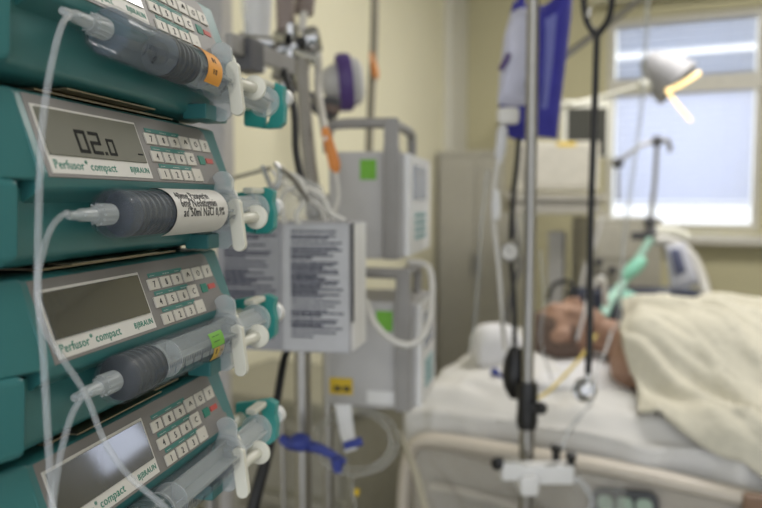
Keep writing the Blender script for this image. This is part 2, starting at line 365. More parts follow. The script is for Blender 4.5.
RAD = .0152
def make_syringe(h, label, stop0, stop1, flange_m, thumb, tip_m, solution=None, roll=0, stopper_m=None, labels=(), L=.162, pitch=0):
    """origin on the axis at the front of the barrel; runs along +x"""
    t = thing('syringe', label, 'syringe', stk(.391, .2425, h), URZ, 'large infusion syringes in the pumps'); t.rotation_euler = (Matrix.Rotation(URZ, 4, 'Z') @ Matrix.Rotation(R(pitch), 4, 'Y')).to_euler()
    b = MB()
    b.lathe([(.0042, -.004), (.0048, -.0005), (.0125, .0), (RAD - .0008, .0012), (RAD, .004), (RAD, L), (RAD - .0012, L), (RAD - .0012, .004), (.0118, .0022), (.003, .0016)], None, 48, 0, 'x')
    brl = obj('barrel', b, syr, t)
    b = MB()
    for k in range(10):                                        # graduation marks facing the room
        x = .022 + k * .0130
        for q in range(5):
            xx = x + q * .0026; ln = 30 if q == 0 else 12
            pts = []
            for j in range(5):
                a = R(-12 + roll - ln * j / 4)
                pts.append((xx, -(RAD + .0002) * math.cos(a), (RAD + .0002) * math.sin(a)))
            b.tube(pts, .00022, 4, smooth=1)
        if k % 2 == 1:
            r_ = RAD + .0003
            b.text(str(50 - 5 * (k - 1)), .005, None, 0, wrap=lambda v, x=x: (x + v.y - .0015, -r_ * math.cos(v.x / r_ + R(-52 + roll)), r_ * math.sin(v.x / r_ + R(-52 + roll))))
    obj('graduation', b, mat('graduation_ink', '3c4450', .6), t)
    b = MB()
    b.lathe([(0, -.016), (.0044, -.016), (.0052, -.012), (.0064, -.002), (.0064, .0), (0, .0)], None, 24, 0, 'x')
    for k in range(12):
        a = k * math.pi / 6; b.box((-.007, .0058 * math.cos(a), .0058 * math.sin(a)), (.012, .0011, .0011), 0)
    obj('luer_lock', b, tip_m, t)
    b = MB(); b.lathe([(0, -.039), (.0020, -.039), (.0024, -.036), (.0026, -.031), (.0036, -.028), (.0038, -.016), (0, -.016)], None, 20, 0, 'x')
    b.box((-.024, 0, 0), (.010, .010, .002), .0008); obj('connector', b, tip_m, t)
    # flange
    b = MB(); b.prism([(.0095 * math.cos(a) * (1.0), (.0215 if math.sin(a) > 0 else -.0215) + .0095 * math.sin(a)) for a in [k * math.pi / 12 + .001 for k in range(24)]], L - .002, L + .0012, .0006)
    b.lathe([(RAD - .001, L - .004), (RAD + .0014, L - .003), (RAD + .0014, L + .0014), (RAD - .001, L + .0014)], None, 32, 0, 'x')
    obj('finger_flange', b, flange_m, t)
    # plunger
    b = MB(); th = thumb
    b.box(((stop1 + th) / 2, 0, 0), (th - stop1, .0022, .023), .0004); b.box(((stop1 + th) / 2, 0, 0), (th - stop1, .023, .0022), .0004)
    b.lathe([(0, L - .01), (.0085, L - .01), (.0085, th - .002), (.010, th - .001), (0, th - .001)], None, 24, 0, 'x')
    b.lathe([(0, th - .002), (.0125, th - .002), (.0142, th - .001), (.0142, th + .002), (.013, th + .0032), (0, th + .0032)], None, 32, 0, 'x')
    for xx in (stop1 + .002, stop1 + .02): b.lathe([(0, xx), (.0128, xx), (.0128, xx + .0015), (0, xx + .0015)], None, 24, 0, 'x')
    obj('plunger', b, syrm, t)
    b = MB(); r0 = RAD - .0013; pr = [(0, stop0 - .004), (.006, stop0 - .0025), (r0 - .001, stop0)]
    x = stop0; k = 0
    while x < stop1 - .004:
        pr += [(r0, x + .0008), (r0, x + .0032), (r0 - .0018, x + .004), (r0 - .0018, x + .006)]; x += .0068
    pr += [(r0 - .0005, stop1 - .001), (r0 - .003, stop1), (0, stop1)]
    b.lathe(pr, None, 40, 0, 'x'); obj('stopper', b, stopper_m or rubber, t)
    if solution and stop0 > .012:
        b = MB(); r1 = RAD - .0014; b.lathe([(0, .003), (r1 - .002, .003), (r1, .005), (r1, stop0 - .001), (0, stop0 - .003)], None, 40, 0, 'x'); obj('solution', b, solution, t)
    for (xa, xb, a0, a1, m, lines, size) in labels:
        b = MB(); rl = RAD + .0008; n = 16; vs_ = []; fs = []
        for rr_ in (rl, rl - .0002):
            for j in range(n + 1):
                a = R(a0 + (a1 - a0) * j / n)
                for xx in (xa, xb): vs_.append((xx, -rr_ * math.cos(a), rr_ * math.sin(a)))
        for j in range(n): fs += [(2 * j, 2 * j + 1, 2 * j + 3, 2 * j + 2)]
        o_ = 2 * (n + 1)
        for j in range(n): fs += [(o_ + 2 * j, o_ + 2 * j + 2, o_ + 2 * j + 3, o_ + 2 * j + 1)]
        b.add(vs_, fs)
        rt = rl + .0002
        for (txt, xo, ang) in lines:
            b.text(txt, size, None, 1, wrap=lambda v, xo=xo, ang=ang: (xo + v.x * .92, -(rt + v.z) * math.cos(v.y / rt + R(ang)), (rt + v.z) * math.sin(v.y / rt + R(ang))))
        obj('sticker', b, [m, dark_ink], t)
    return t

p0 = make_pump()
plabels = ['topmost green syringe pump, holding the orange-labelled syringe',
           'second green syringe pump from the top with digits on its display, holding the white-labelled syringe',
           'third green syringe pump from the top, blank display, holding the green-stickered syringe',
           'lowest green syringe pump, with a bright reflection in its display']
pumps = []
for i in range(4):
    p = p0 if i == 0 else copy_tree(p0)
    p.location = stk(.30, .25, .1 - .0385 - .1 * i); p['label'] = plabels[i]; p['group'] = 'stacked syringe pumps'; pumps.append(p)
for p, dx in zip(pumps, (.374, .343, .343, .343)): drive(p, dx, .006 if dx > .36 else 0)
# digits on the second display
b = MB()
def seg7(b, ch, x, y, w_, h_, M, t=.0011):
    S = {'0': 'abcdef', '2': 'abged', 'n': 'ceg', '.': 'p', '6': 'afgedc', '1': 'bc'}[ch]
    g = {'a': ((0, h_), (w_, h_)), 'g': ((0, h_ / 2), (w_, h_ / 2)), 'd': ((0, 0), (w_, 0)), 'f': ((0, h_ / 2), (0, h_)), 'e': ((0, 0), (0, h_ / 2)), 'b': ((w_, h_ / 2), (w_, h_)), 'c': ((w_, 0), (w_, h_ / 2)), 'p': ((0, 0), (0.001, 0))}
    for s_ in S:
        (ax, ay), (bx, by) = g[s_]; cx, cy = (ax + bx) / 2 + x, (ay + by) / 2 + y; dx_, dy_ = abs(bx - ax) + t * .7, abs(by - ay) + t * .7
        b.box((cx, cy, .0030), (max(dx_, t), max(dy_, t), .0002), 0, 0, M)
xx = px_(.381)
seg7(b, '0', xx, .0160, .0080, .0120, PM, .0022); seg7(b, '2', xx + .0130, .0160, .0085, .0120, PM, .0022); seg7(b, '.', xx + .0250, .0160, .006, .015, PM, .0022); seg7(b, '0', xx + .0300, .0160, .0065, .0090, PM, .0018)
b.box((px_(.447), .018, .0030), (.006, .0010, .0002), 0, 0, PM)
dsp = [o for o in C.objects if o.parent == pumps[1] and o.name.startswith('display')][0]
obj('display_digits', b, lcd_seg, dsp); dsp.data = dsp.data.copy(); dsp.data.materials[0] = mat('display_glass_on', '6a6a5c', .6, var=.03, coat=0)

lab2 = [(.053, .134, -75, 105, labelw, [('40mg Pasperin', .058, 34), ('6mg Neostigmin', .060, 13), ('ad 50ml NaCl 0,9%', .062, -10)], .0086)]
lab1 = [(.104, .128, -40, 75, orangel, [('||| ||', .112, 20), ('|| |||', .112, -10)], .004)]
lab3 = [(.102, .124, -2, 38, greens, [('-- ---', .106, 22), ('-----', .106, 8)], .006), (.106, .123, -42, -4, mat('label_yellow', 'c7a84a', .6), [('II', .109, -22)], .006), (.116, .124, -42, -4, labelw, [('=', .118, -22)], .004)]
s1 = make_syringe(.0970, 'grey-filled syringe with an orange label, in the topmost pump', .064, .098, syrm, .255, syrm, fluid1, 0, None, lab1, pitch=1.8)
s2 = make_syringe(-.0085, 'syringe with dark stopper and a printed white label, in the second pump', .014, .060, syrm, .226, syrm, fluid, 0, mat('stopper_rubber_grey', '34373f', .5), lab2)
s3 = make_syringe(-.1070, 'syringe with black stopper near its tip and green and yellow stickers, in the third pump', .006, .042, syrm, .226, syrm, None, 20, None, lab3)
s4 = make_syringe(-.2070, 'empty clear syringe with a dark green stopper, in the lowest pump', .004, .046, syrm, .226, syrm, None, 20, mat('stopper_green', '1d3f3c', .5), [])

# clear infusion lines hanging from the tips
def tip(h): return stk(.353, .2425, h)
def line(pts, r, label, m=tubem, cat='tube', name='infusion_line', group='clear infusion lines', flatt=1.0):
    b = MB(); b.tube(pts, r, 10, smooth=8); return lone(name, b, m, label, cat, group, 180)
line([tip(.0967), at(70, 15, .385), at(62, 25, .375), at(52, 62, .365), at(43, 120, .36), at(39, 200, .36), at(38, 290, .36), at(43, 350, .36), at(47, 420, .36), at(53, 520, .36)], .0017, 'clear line running from the orange-labelled syringe straight down past all pumps')
line([tip(-.0085), at(66, 213, .385), at(53, 225, .375), at(44, 248, .368), at(37, 285, .366), at(43, 325, .368), at(62, 358, .375), at(86, 395, .385), at(104, 440, .39), at(128, 475, .395), at(165, 508, .40), at(190, 540, .41)], .0016, 'clear line from the white-labelled syringe, crossing the lowest display')
line([tip(-.1070), at(84, 395, .39), at(73, 412, .385), at(64, 440, .38), at(57, 475, .375), at(50, 530, .37)], .0017, 'clear line curving down from the green-stickered syringe')

# stand that carries the pumps
st = thing('pump_stand', 'grey pole stand clamped behind the stack of green syringe pumps', 'stand', (0, 0, 0))
c0 = stk(.60, .50, 0); c0.z = 0; st.location = c0
b = MB(); b.tube([c0 + Vector((0, 0, .03)), c0 + Vector((0, 0, 1.9))], .016, 16, smooth=1); obj('pole', b, steel, st, True)
b = MB(); b.tube([c0 + Vector((0, 0, .12)) , c0 + Vector((0, 0, .02))], [.03, .05], 16, smooth=1)
obj('hub', b, steel, st, True)
for k in range(5):
    a = k * 2 * math.pi / 5; e = c0 + Vector((math.cos(a) * .3, math.sin(a) * .3, .06)); b = MB(); b.tube([c0 + Vector((0, 0, .08)), e], .014, 10, smooth=1)
    lg = obj('leg', b, steel, st, True)
    b = MB(); M = frame((e.x, e.y, .03), (0, 0, 1), (math.sin(a), math.cos(a), 0)); b.lathe([(0, -.012), (.03, -.012), (.03, .012), (0, .012)], M, 20); obj('caster', b, dark, lg, True)
b = MB()
for h in (.0905, -.0095, -.1095, -.2095): b.box(((0.30 - .17), .19 + .03, h - .0385 + .0385 + .01), (.05, .05, .03), .004)
M = Matrix.Translation(stk(.30, .25, 0)) @ Matrix.Rotation(URZ, 4, 'Z'); b.v = [M @ v for v in b.v]
b.box((0, 0, 0), (.28, .03, .05), .004, 0, Matrix.Translation(stk(.5, .50, -.06)) @ Matrix.Rotation(URZ, 4, 'Z'))
b.box((0, 0, 0), (.04, .04, .5), .004, 0, Matrix.Translation(stk(.43, .50, -.06)) @ Matrix.Rotation(URZ, 4, 'Z'))
obj('pump_bracket', b, greym, st, True)

# ------------------------------------------------------------------ volumetric pumps, text box, stand behind
def U3(u, n, h): return stk(u, n, h)      # same axes as the pump stack
def volumetric(label, u0, u1, y0, y1, h0, h1, hh, green_at, front):
    t = thing('volumetric_pump', label, 'pump', stk(u0, (y0 + y1) / 2, h0), URZ, 'grey infusion pumps on the middle stand')
    W = u1 - u0; D = y1 - y0; H = h1 - h0; y0_ = -D / 2
    b = MB(); b.box((W / 2, .0, H / 2), (W, D - .004, H), .006); obj('housing', b, lgrey, t)
    b = MB(); b.box((W / 2, -D / 2 - .004, H / 2), (W * .96, .012, H * .96), .005); fp = obj('front_panel', b, white, t)
    b = MB(); b.box((W * .45, -D / 2 - .011, H * .72), (W * .55, .003, H * .33), .001); obj('display', b, mat('pump_display', '8d93a0', .25), t)
    for r in range(4):
        for c in range(3):
            b = MB(); b.box((W * (.3 + .17 * c), -D / 2 - .011, H * (.40 - .07 * r)), (W * .12, .004, H * .045), .001); obj('key', b, mat('pump_key', '8fb0b2', .5), t)
    b = MB()                                                    # handle frame: strap up the side and over the top
    xs = .0; yh = -D / 2 + .020
    b.box((-.004, yh, H / 2 + .005), (.022, .026, H + .01), .005)
    b.box((-.004, yh, H + hh / 2), (.020, .024, hh + .01), .005)
    b.tube([(-.004, yh - .008, H + hh - .004), (-.004, D / 2 - .02, H + hh - .004), (-.004, D / 2 - .004, H + hh - .02), (-.004, D / 2 - .004, H - .002)], .009, 12, smooth=4)
    b.tube([(-.004, yh, H + hh - .004), (W * .7, yh, H + hh - .004), (W * .8, yh, H + hh * .6), (W * .8, yh, H - .002)], .009, 12, smooth=4)
    obj('handle', b, greym, t)
    b = MB(); b.box((-.0008, green_at[0], green_at[1]), (.0016, .028, .034), 0); obj('sticker', b, greens, t, label='green sticker')
    return t, W, D, H
v1, W, D, H = volumetric('upper grey infusion pump with handle and green sticker, beside the cream wall corner', 1.24, 1.50, .218, .352, -.102, .082, .050, (-.036 + .03, .153), 0)
v2, W2, D2, H2 = volumetric('lower grey infusion pump with green and yellow stickers, below its twin', 1.20, 1.38, .190, .345, -.352, -.170, .052, (-.025, .150), 0)
b = MB(); b.box((-.0008, .050, .036), (.0016, .040, .028), 0); b.box((-.002, .056, .032), (.0012, .012, .008), 0, 1); b.box((-.002, .040, .032), (.0012, .012, .008), 0, 1); obj('sticker', b, [yellows, dark_ink], v2, label='yellow warning sticker')
b = MB(); b.box((-.0008, -.020, .020), (.0016, .050, .022), 0); obj('sticker', b, white, v2, label='white sticker')

def stand(name, px, z, top, r, label, nl=4, rz=.3, m=steel, foot=.28):
    c = at(px, 200, z); c.z = 0
    t = thing(name, label, 'stand', c); b = MB(); b.tube([c + Vector((0, 0, .05)), c + Vector((0, 0, top))], r, 16, smooth=1); obj('pole', b, m, t, True)
    for k in range(nl):
        a = rz + k * 2 * math.pi / nl; e = c + Vector((math.cos(a) * foot, math.sin(a) * foot, .065)); b = MB(); b.tube([c + Vector((0, 0, .085)), e], .013, 10, smooth=1)
        lg = obj('leg', b, m, t, True)
        b = MB(); b.lathe([(0, -.012), (.03, -.012), (.03, .012), (0, .012)], frame((e.x, e.y, .03), (0, 0, 1), (math.sin(a), math.cos(a), 0)), 20); obj('caster', b, dark, lg, True)
    return t, c
sa, ca = stand('infusion_stand', 301, 1.18, 1.30, .0135, 'grey pole stand behind the box with printed instructions', 5, .1)
b = MB(); b.box((0, 0, 0), (.05, .10, .05), .006, 0, Matrix.Translation(stk(1.10, .33, -.16)) @ Matrix.Rotation(URZ, 4, 'Z')); obj('clamp', b, greym, sa, True)
sb, cb = stand('infusion_stand', 327, 1.42, 1.36, .011, 'thin pole stand behind the two grey infusion pumps', 5, .5)
for h in (-.02, -.26): b = MB(); b.box((0, 0, 0), (.06, .05, .06), .006, 0, Matrix.Translation(cb + Vector((0, 0, CAMZ + h)) + ND * -.02) @ Matrix.Rotation(URZ, 4, 'Z')); obj('clamp', b, greym, sb, True)

# text-covered box
tb = thing('instruction_box', 'pale grey device box covered in two columns of small print, right of the pumps', 'device', stk(.955, .335, -.208), URZ)
H = .178; D = .190
b = MB(); b.box((.045, 0, H / 2), (.09, D, H), .004); obj('housing', b, mat('box_grey', 'a9a9ae', .5), tb)
def sheet_text(ya, yb, name, pm, seed):
    rnd = random.Random(seed); b = MB(); b.box((-.0008, (ya + yb) / 2, H / 2), (.0016, abs(yb - ya), H * .965), .0004)
    z = H * .93; inv = 0
    while z > .018:
        head = rnd.random() < .18
        ln = (abs(yb - ya) - .022) * (rnd.uniform(.35, .7) if head or rnd.random() < .25 else rnd.uniform(.8, 1)); x = 0
        while x < ln:
            wd = rnd.uniform(.003, .012); b.box((-.0019, yb - .011 - x - wd / 2, z), (.0005, wd, .0034 if head else .0026), 0, 1); x += wd + .0010
        z -= rnd.choice((.0036, .0036, .0036, .006))
    obj(name, b, [pm, mat('print_ink', '4e505f', .7)], tb)
sheet_text(-.094, -.002, 'printed_sheet', mat('paper_grey', 'b9bac0', .6), 3); sheet_text(.002, .094, 'printed_sheet', mat('paper_grey_dark', '97989f', .6), 8)
b = MB(); b.box((.047, -D / 2 - .001, H / 2), (.078, .003, H * .97), .001); obj('side_plate', b, white, tb, label='white side plate')
b = MB(); b.box((.004, -D / 2 - .003, H * .62), (.004, .003, H * .75), .0005); obj('edge_strip', b, dgrey, tb)

# bundle of white tubing lying on the box, in a clear bag
def loose(name, pts, r, m, label, cat, group=None, n=10): b = MB(); b.tube(pts, r, n, smooth=8); return lone(name, b, m, label, cat, group, 180)
z = .98
whitet = mat('white_tube', 'd2d0cb', .4)
loose('tubing_loop', [at(262, 224, z), at(268, 195, z), at(285, 175, z), at(300, 180, z), at(305, 198, z), at(296, 215, z), at(300, 224, z)], .0035, whitet, 'white tubing loop nearest the pumps, lying on the printed box', 'tube', 'white tubing on the printed box')
loose('tubing_loop', [at(285, 224, z + .02), at(282, 196, z + .02), at(300, 187, z + .02), at(322, 196, z + .02), at(330, 212, z + .02), at(345, 221, z + .02)], .0035, whitet, 'white tubing sweeping right across the top of the printed box', 'tube', 'white tubing on the printed box')
loose('tubing_loop', [at(272, 170, z + .04), at(290, 190, z + .04), at(318, 205, z + .04), at(326, 222, z + .04)], .003, whitet, 'white tubing falling from the chrome hook to the printed box', 'tube', 'white tubing on the printed box')
def puff(outline, M, th, mi=0, b=None, rings=6, bulge=.5):
    """pillow from a planar outline (x,y) with thickness th along local z"""
    b = b or MB(); n = len(outline); cx = sum(p[0] for p in outline) / n; cy = sum(p[1] for p in outline) / n
    vs_ = []; fs = []
    for sgn in (1, -1):
        base = len(vs_); vs_.append((cx, cy, sgn * th / 2))
        for k in range(1, rings + 1):
            s_ = k / rings; hh = th / 2 * (1 - s_ ** 3) ** bulge
            for p in outline: vs_.append((cx + (p[0] - cx) * s_, cy + (p[1] - cy) * s_, sgn * (hh if k < rings else 0.0004)))
        for j in range(n):
            a, c = base + 1 + j, base + 1 + (j + 1) % n
            fs.append((base, a, c) if sgn > 0 else (base, c, a))
        for k in range(rings - 1):
            for j in range(n):
                a = base + 1 + k * n + j; c = base + 1 + k * n + (j + 1) % n
                fs.append((a, a + n, c + n, c) if sgn > 0 else (a, c, c + n, a + n))
    off = 1 + rings * n
    for j in range(n):
        a = 1 + (rings - 1) * n + j; c = 1 + (rings - 1) * n + (j + 1) % n; fs.append((a, a + off, c + off, c))
    return b.add(vs_, fs, mi, M)
def dens(pts, k=4):
    out = []
    for i in range(len(pts)):
        a, c = Vector(pts[i]), Vector(pts[(i + 1) % len(pts)])
        for j in range(k): out.append(tuple(a.lerp(c, j / k)))
    return out
def pixpuff(pix, z, th, b=None, mi=0, lean=0, rings=6, bulge=.5):
    """outline traced at its own distance z, given a real thickness"""
    c = Vector((sum(p[0] for p in pix) / len(pix), sum(p[1] for p in pix) / len(pix))); o = at(c.x, c.y, z)
    M = frame(o, RIGHT, -FWD); k = z / FPX
    return puff(dens([((p[0] - c.x) * k, -(p[1] - c.y) * k) for p in pix]), M, th, mi, b, rings, bulge)
b = pixpuff([(258, 228), (266, 190), (292, 172), (322, 186), (336, 226)], 1.06, .05)
lone('plastic_bag', b, bagc, 'clear crumpled plastic wrapper on top of the printed box', 'bag')
# loop of white hose on the volumetric pumps
loose('white_hose', [at(366, 300, 1.18), at(374, 322, 1.17), at(392, 340, 1.16), at(412, 344, 1.16), at(426, 330, 1.17), at(432, 300, 1.2), at(431, 275, 1.22), at(424, 264, 1.24), at(408, 262, 1.26)], .0055, whitet, 'white hose looping across the lower infusion pump', 'hose')
# chrome rod with hook
t = thing('hook_rod', 'thin chrome rod with hook rings, reaching out between pumps and the printed box', 'rail', at(228, 182, .90))
b = MB(); b.tube([at(222, 181, .95), at(270, 168, .92)], .0028, 10, smooth=1); obj('rod', b, chrome, t, True)
b = MB(); b.tube([at(275, 163, .92), at(280, 172, .92), at(279, 184, .92), at(272, 189, .92), at(268, 180, .92), at(262, 166, .92)], .0032, 10); obj('hook', b, chrome, t, True)
b = MB(); b.tube([at(276, 164, .92), at(292, 178, .94), at(308, 200, .98)], .003, 10); obj('rod_end', b, steel, t, True)

# ---------------- upper middle: supply column with rail, valves, hoses
sc = thing('supply_column', 'grey vertical supply column behind the topmost pump', 'equipment', at(222, 100, 1.75) * 1)
q = at(222, 200, 1.75); sc.location = (q.x, q.y, 0)
b = MB(); M = Matrix.Translation((q.x, q.y, 0)) @ Matrix.Rotation(YAW, 4, 'Z')
b.box((-.055, 0, 2.1), (.15, .12, 1.4), .01, 0, M); b.box((0, 0, 1.4), (.022, .05, 2.76), .004, 0, M); b.box((-.035, 0, 1.4), (.012, .05, 2.76), .003, 0, M); b.box((-.04, 0, .02), (.3, .3, .04), .01, 0, M)
obj('column', b, mat('column_grey', 'a9a7a6', .5), sc, True)
rl = thing('equipment_rail', 'grey metal equipment rail sloping right behind the topmost pump', 'rail', at(236, 60, 1.1))
a_, c_ = at(228, 42, .98), at(292, 78, 1.16); d_ = (c_ - a_)
b = MB(); b.box((d_.length / 2, 0, 0), (d_.length, .012, .026), .003, 0, frame(a_, d_, UP)); obj('bar', b, greym, rl, True)
b = MB(); b.box((0, 0, 0), (.04, .03, .045), .004, 0, frame(a_.lerp(c_, .28) - UP * .004, d_, UP)); obj('clamp', b, dgrey, rl, True)
def lth(prof, o, axis, mi=0, b=None, n=24):
    b = b or MB(); return b.lathe(prof, frame(o, (0, 0, 1) if abs(Vector(axis).normalized().z) < .9 else RIGHT, axis), n, mi)
vt = thing('gas_valve', 'chrome gas valve cluster with round knobs under two grey hose sleeves', 'valve', at(292, 80, 1.3))
z = 1.3
b = lth([(0, -.055), (.012, -.055), (.014, -.03), (.016, -.01), (.016, .02), (.013, .03), (.013, .05), (0, .05)], at(292, 48, z), RIGHT + UP * .25)
lth([(0, 0), (.022, 0), (.024, .006), (.024, .02), (.018, .026), (0, .026)], at(306, 42, z), RIGHT + UP * .2, 0, b)
lth([(0, -.03), (.014, -.03), (.016, 0), (.013, .02), (.013, .06), (0, .06)], at(291, 60, z), UP, 0, b)
lth([(0, 0), (.012, 0), (.012, .05), (.016, .06), (0, .06)], at(274, 44, z), -RIGHT + UP * .1, 0, b)
b.ball(at(284, 58, z), .016); b.ball(at(300, 68, z), .018); lth([(0, 0), (.010, 0), (.010, .05), (0, .05)], at(284, 70, z), -UP, 0, b)
obj('valve_body', b, chrome, vt, True)
for p_, dz_, r_ in (((272, 55), .01, .014), ((290, 75), .02, .016), ((301, 42), .02, .010)): b = MB(); b.ball(at(*p_, z - dz_), r_); obj('knob', b, blackp, vt, True)
for xa, ya, xb, yb, r_ in ((276, 36, 288, 40, .010), (296, 52, 316, 60, .009), (280, 62, 276, 78, .008), (296, 66, 299, 84, .010)): b = MB(); b.tube([at(xa, ya, z - .02), at(xb, yb, z - .03)], [r_, r_ * 1.2], 14, smooth=1); obj('fitting', b, chrome, vt, True)
b = MB(); b.tube([at(278, 82, z), at(292, 88, z), at(306, 92, z), at(322, 103, z)], .006, 10); b.tube([at(322, 103, z), at(328, 100, z), at(340, 103, z)], .007, 8); obj('outlet', b, dgrey, vt, True)
sleevem = mat('hose_sleeve', '8b7f7a', .8, bump=.3)
def corr(name, pts, r, label, m, amp=.0016, per=.008, cat='hose', group=None):
    # corrugated hose: radius ripples along the length
    P = [Vector(p) for p in pts]; out = []
    for i in range(len(P) - 1):
        p0 = P[max(i - 1, 0)]; p1 = P[i]; p2 = P[i + 1]; p3 = P[min(i + 2, len(P) - 1)]; n = max(4, int((p2 - p1).length / (per / 4)))
        for k in range(n):
            t = k / n; out.append(.5 * ((2 * p1) + (p2 - p0) * t + (2 * p0 - 5 * p1 + 4 * p2 - p3) * t * t + (3 * p1 - p0 - 3 * p2 + p3) * t ** 3))
    out.append(P[-1]); rr = [r + amp * math.sin(i * math.pi / 2) for i in range(len(out))]
    b = MB(); b.tube(out, rr, 14, smooth=1); return lone(name, b, m, label, cat, group, 180)
corr('hose_sleeve', [at(286, -60, 1.3), at(285, -10, 1.3), at(286, 32, 1.3)], .016, 'brown-grey ribbed hose sleeve hanging above the chrome valve, left one', sleevem)
corr('hose_sleeve', [at(308, -60, 1.35), at(306, -10, 1.35), at(303, 14, 1.35)], .018, 'brown-grey ribbed hose sleeve hanging above the chrome valve, right one', sleevem)
loose('valve_hose', [at(304, 12, 1.3), at(303, 30, 1.3), at(312, 40, 1.3), at(318, 58, 1.3), at(318, 90, 1.3), at(322, 115, 1.25), at(325, 135, 1.2)], .007, mat('hose_milky', 'c2beb6', .4), 'milky hose curving from the right sleeve down to the orange clip', 'hose')
corr('corrugated_hose', [at(302, 60, 1.25), at(304, 100, 1.24), at(308, 150, 1.22), at(312, 185, 1.2), at(314, 215, 1.15)], .011, 'grey corrugated hose hanging below the chrome valve', mat('hose_grey', '8f8b84', .5))
loose('black_cable', [at(284, 70, 1.12), at(294, 110, 1.1), at(296, 150, 1.08), at(302, 185, 1.06), at(302, 200, 1.10)], .0055, dark, 'short black cable in front of the corrugated hose', 'cable')
loose('dark_cable', [at(292, 340, 1.16), at(284, 360, 1.1), at(277, 400, 1.05), at(268, 450, 1.02), at(256, 495, 1.0), at(246, 540, 1.0)], [.006, .006, .006, .008, .009, .009], dark, 'thick black cable slanting down left from under the printed box', 'cable')
# white drip bottle
b = lth([(0, -.12), (.018, -.12), (.026, -.10), (.028, .14), (.02, .16), (0, .16)], at(258, 12, 1.5), UP + RIGHT * .06)
lone('drip_bottle', b, clear('bottle_milky', 'd8dae2', .6, .3, .2), 'milky white bottle hanging above the equipment rail', 'bottle')
loose('clear_hose', [at(240, -20, 1.4), at(246, 20, 1.4), at(252, 46, 1.35), at(268, 52, 1.32), at(280, 50, 1.3)], .005, tubem, 'clear hose joining the chrome valve from the upper left', 'hose')
# purple banded disc
z = 1.5; o = at(339, 83, z); ax = (RIGHT + FWD * .12 + UP * .10).normalized(); dg = thing('pressure_regulator', 'grey round regulator with a wide purple band, right of the valves', 'regulator', at(344, 115, z))
b = lth([(0, -.036), (.020, -.034), (.030, -.028), (.036, -.016), (.040, -.008), (.040, 0), (0, 0)], o, ax); lth([(.046, .022), (.050, .025), (.046, .040), (.034, .048), (0, .050)], o, ax, 0, b); obj('body', b, lgrey, dg, True)
b = lth([(.0, -.004), (.055, -.003), (.058, .002), (.058, .020), (.055, .025), (0, .019)], o, ax, n=40); obj('band', b, purple, dg, True, label='purple band')
b = MB(); b.tube([at(336, 104, z), at(334, 114, z), at(326, 116, z - .02), at(310, 104, z - .05)], .009, 10); obj('inlet', b, dgrey, dg, True)
b = lth([(0, 0), (.018, 0), (.015, .03), (0, .035)], at(333, 98, z - .01), -UP + RIGHT * -.1); obj('nozzle', b, mat('nozzle_brown', '77665f', .5), dg, True)
# ribbed hanging chain with orange clip on the left wall
corr('hanging_cord', [at(375, -30, 2.6), at(374, 40, 2.6), at(371, 100, 2.6), at(369, 152, 2.6), at(369, 200, 2.6)], .013, 'grey ribbed cord hanging before the cream wall', mat('cord_grey', '7a756a', .6))
def clip(o, ang, s, label, m=orange):
    b = MB(); M = frame(o, RIGHT, -FWD) @ Matrix.Rotation(ang, 4, 'Z') @ Matrix.Scale(s, 4)
    b.prism([(-.005, .02), (-.006, -.018), (-.002, -.024), (.003, -.024), (.006, -.016), (.004, .02), (.002, .024), (-.003, .024)], -.004, .004, .0015, 0, M, 'z'); b.box((.0, -.005, .006), (.004, .028, .004), .001, 0, M); b.box((-.002, .012, .009), (.003, .004, .003), 0, 1, M)
    return lone('tube_clamp', b, [m, labelw], label, 'clamp', 'orange tube clamps')
clip(at(374, 66, 2.57), R(12), 1.9, 'small orange clamp on the grey ribbed cord')
clip(at(331, 150, 1.18), R(14), 1.55, 'larger orange clamp beside the upper infusion pump')
loose('infusion_line', [at(325, 128, 1.18), at(328, 150, 1.18), at(336, 175, 1.18), at(338, 200, 1.16), at(328, 225, 1.12)], .003, whitet, 'white line leaving the larger orange clamp', 'tube', 'clear infusion lines')
# ---------------- lower middle: blue clamp, coiled line, tag, trolley
bc = thing('pole_clamp', 'blue clamp bar crossing the two thin poles below the printed box', 'clamp', at(310, 445, 1.12))
b = MB(); b.tube([at(280, 437, 1.14), at(292, 444, 1.14), at(318, 448, 1.14), at(345, 463, 1.14)], [.006, .010, .008, .006], 10); b.ball(at(300, 442, 1.13), (.018, .018, .014)); obj('bar', b, bluec, bc, True)
b = MB(); b.tube([at(336, 458, 1.13), at(338, 472, 1.13)], [.009, .007], 10, smooth=1); b.tube([at(344, 446, 1.13), at(362, 441, 1.13)], [.006, .007], 10, smooth=1); obj('lever', b, bluec, bc, True)
coil = []
for k in range(60):
    a = k * .34; rr = 33 + 4 * math.sin(k * .21); coil.append(at(356 + rr * 1.15 * math.cos(a), 441 + rr * .95 * math.sin(a), 1.24 + .0004 * k))
coil += [at(352, 480, 1.2), at(356, 510, 1.2)]
b = MB(); b.tube(coil, .0028, 8, smooth=3); lone('coiled_line', b, clear('coil_tube', 'b9b9b4', .22, .2, .4), 'coil of clear tubing hanging below the lower infusion pump', 'tube', None, 180)
tg = thing('paper_tag', 'white paper tag hanging from the lower infusion pump', 'tag', at(346, 450, 1.19))
b = MB(); P = [(335, 404), (351, 404), (354, 430), (357, 450), (345, 453), (339, 430)]; pixpuff(P, 1.19, .004, b, rings=2); obj('sheet', b, white, tg, True)
b = MB(); b.box((0, 0, 0), (.007, .007, .01), .001, 0, Matrix.Translation(at(357, 492, 1.2))); lone('yellow_light_block', b, yellows, 'tiny yellow block standing for a light below the coil', 'connector')  # plain yellow block in place of a small yellow light, no emission
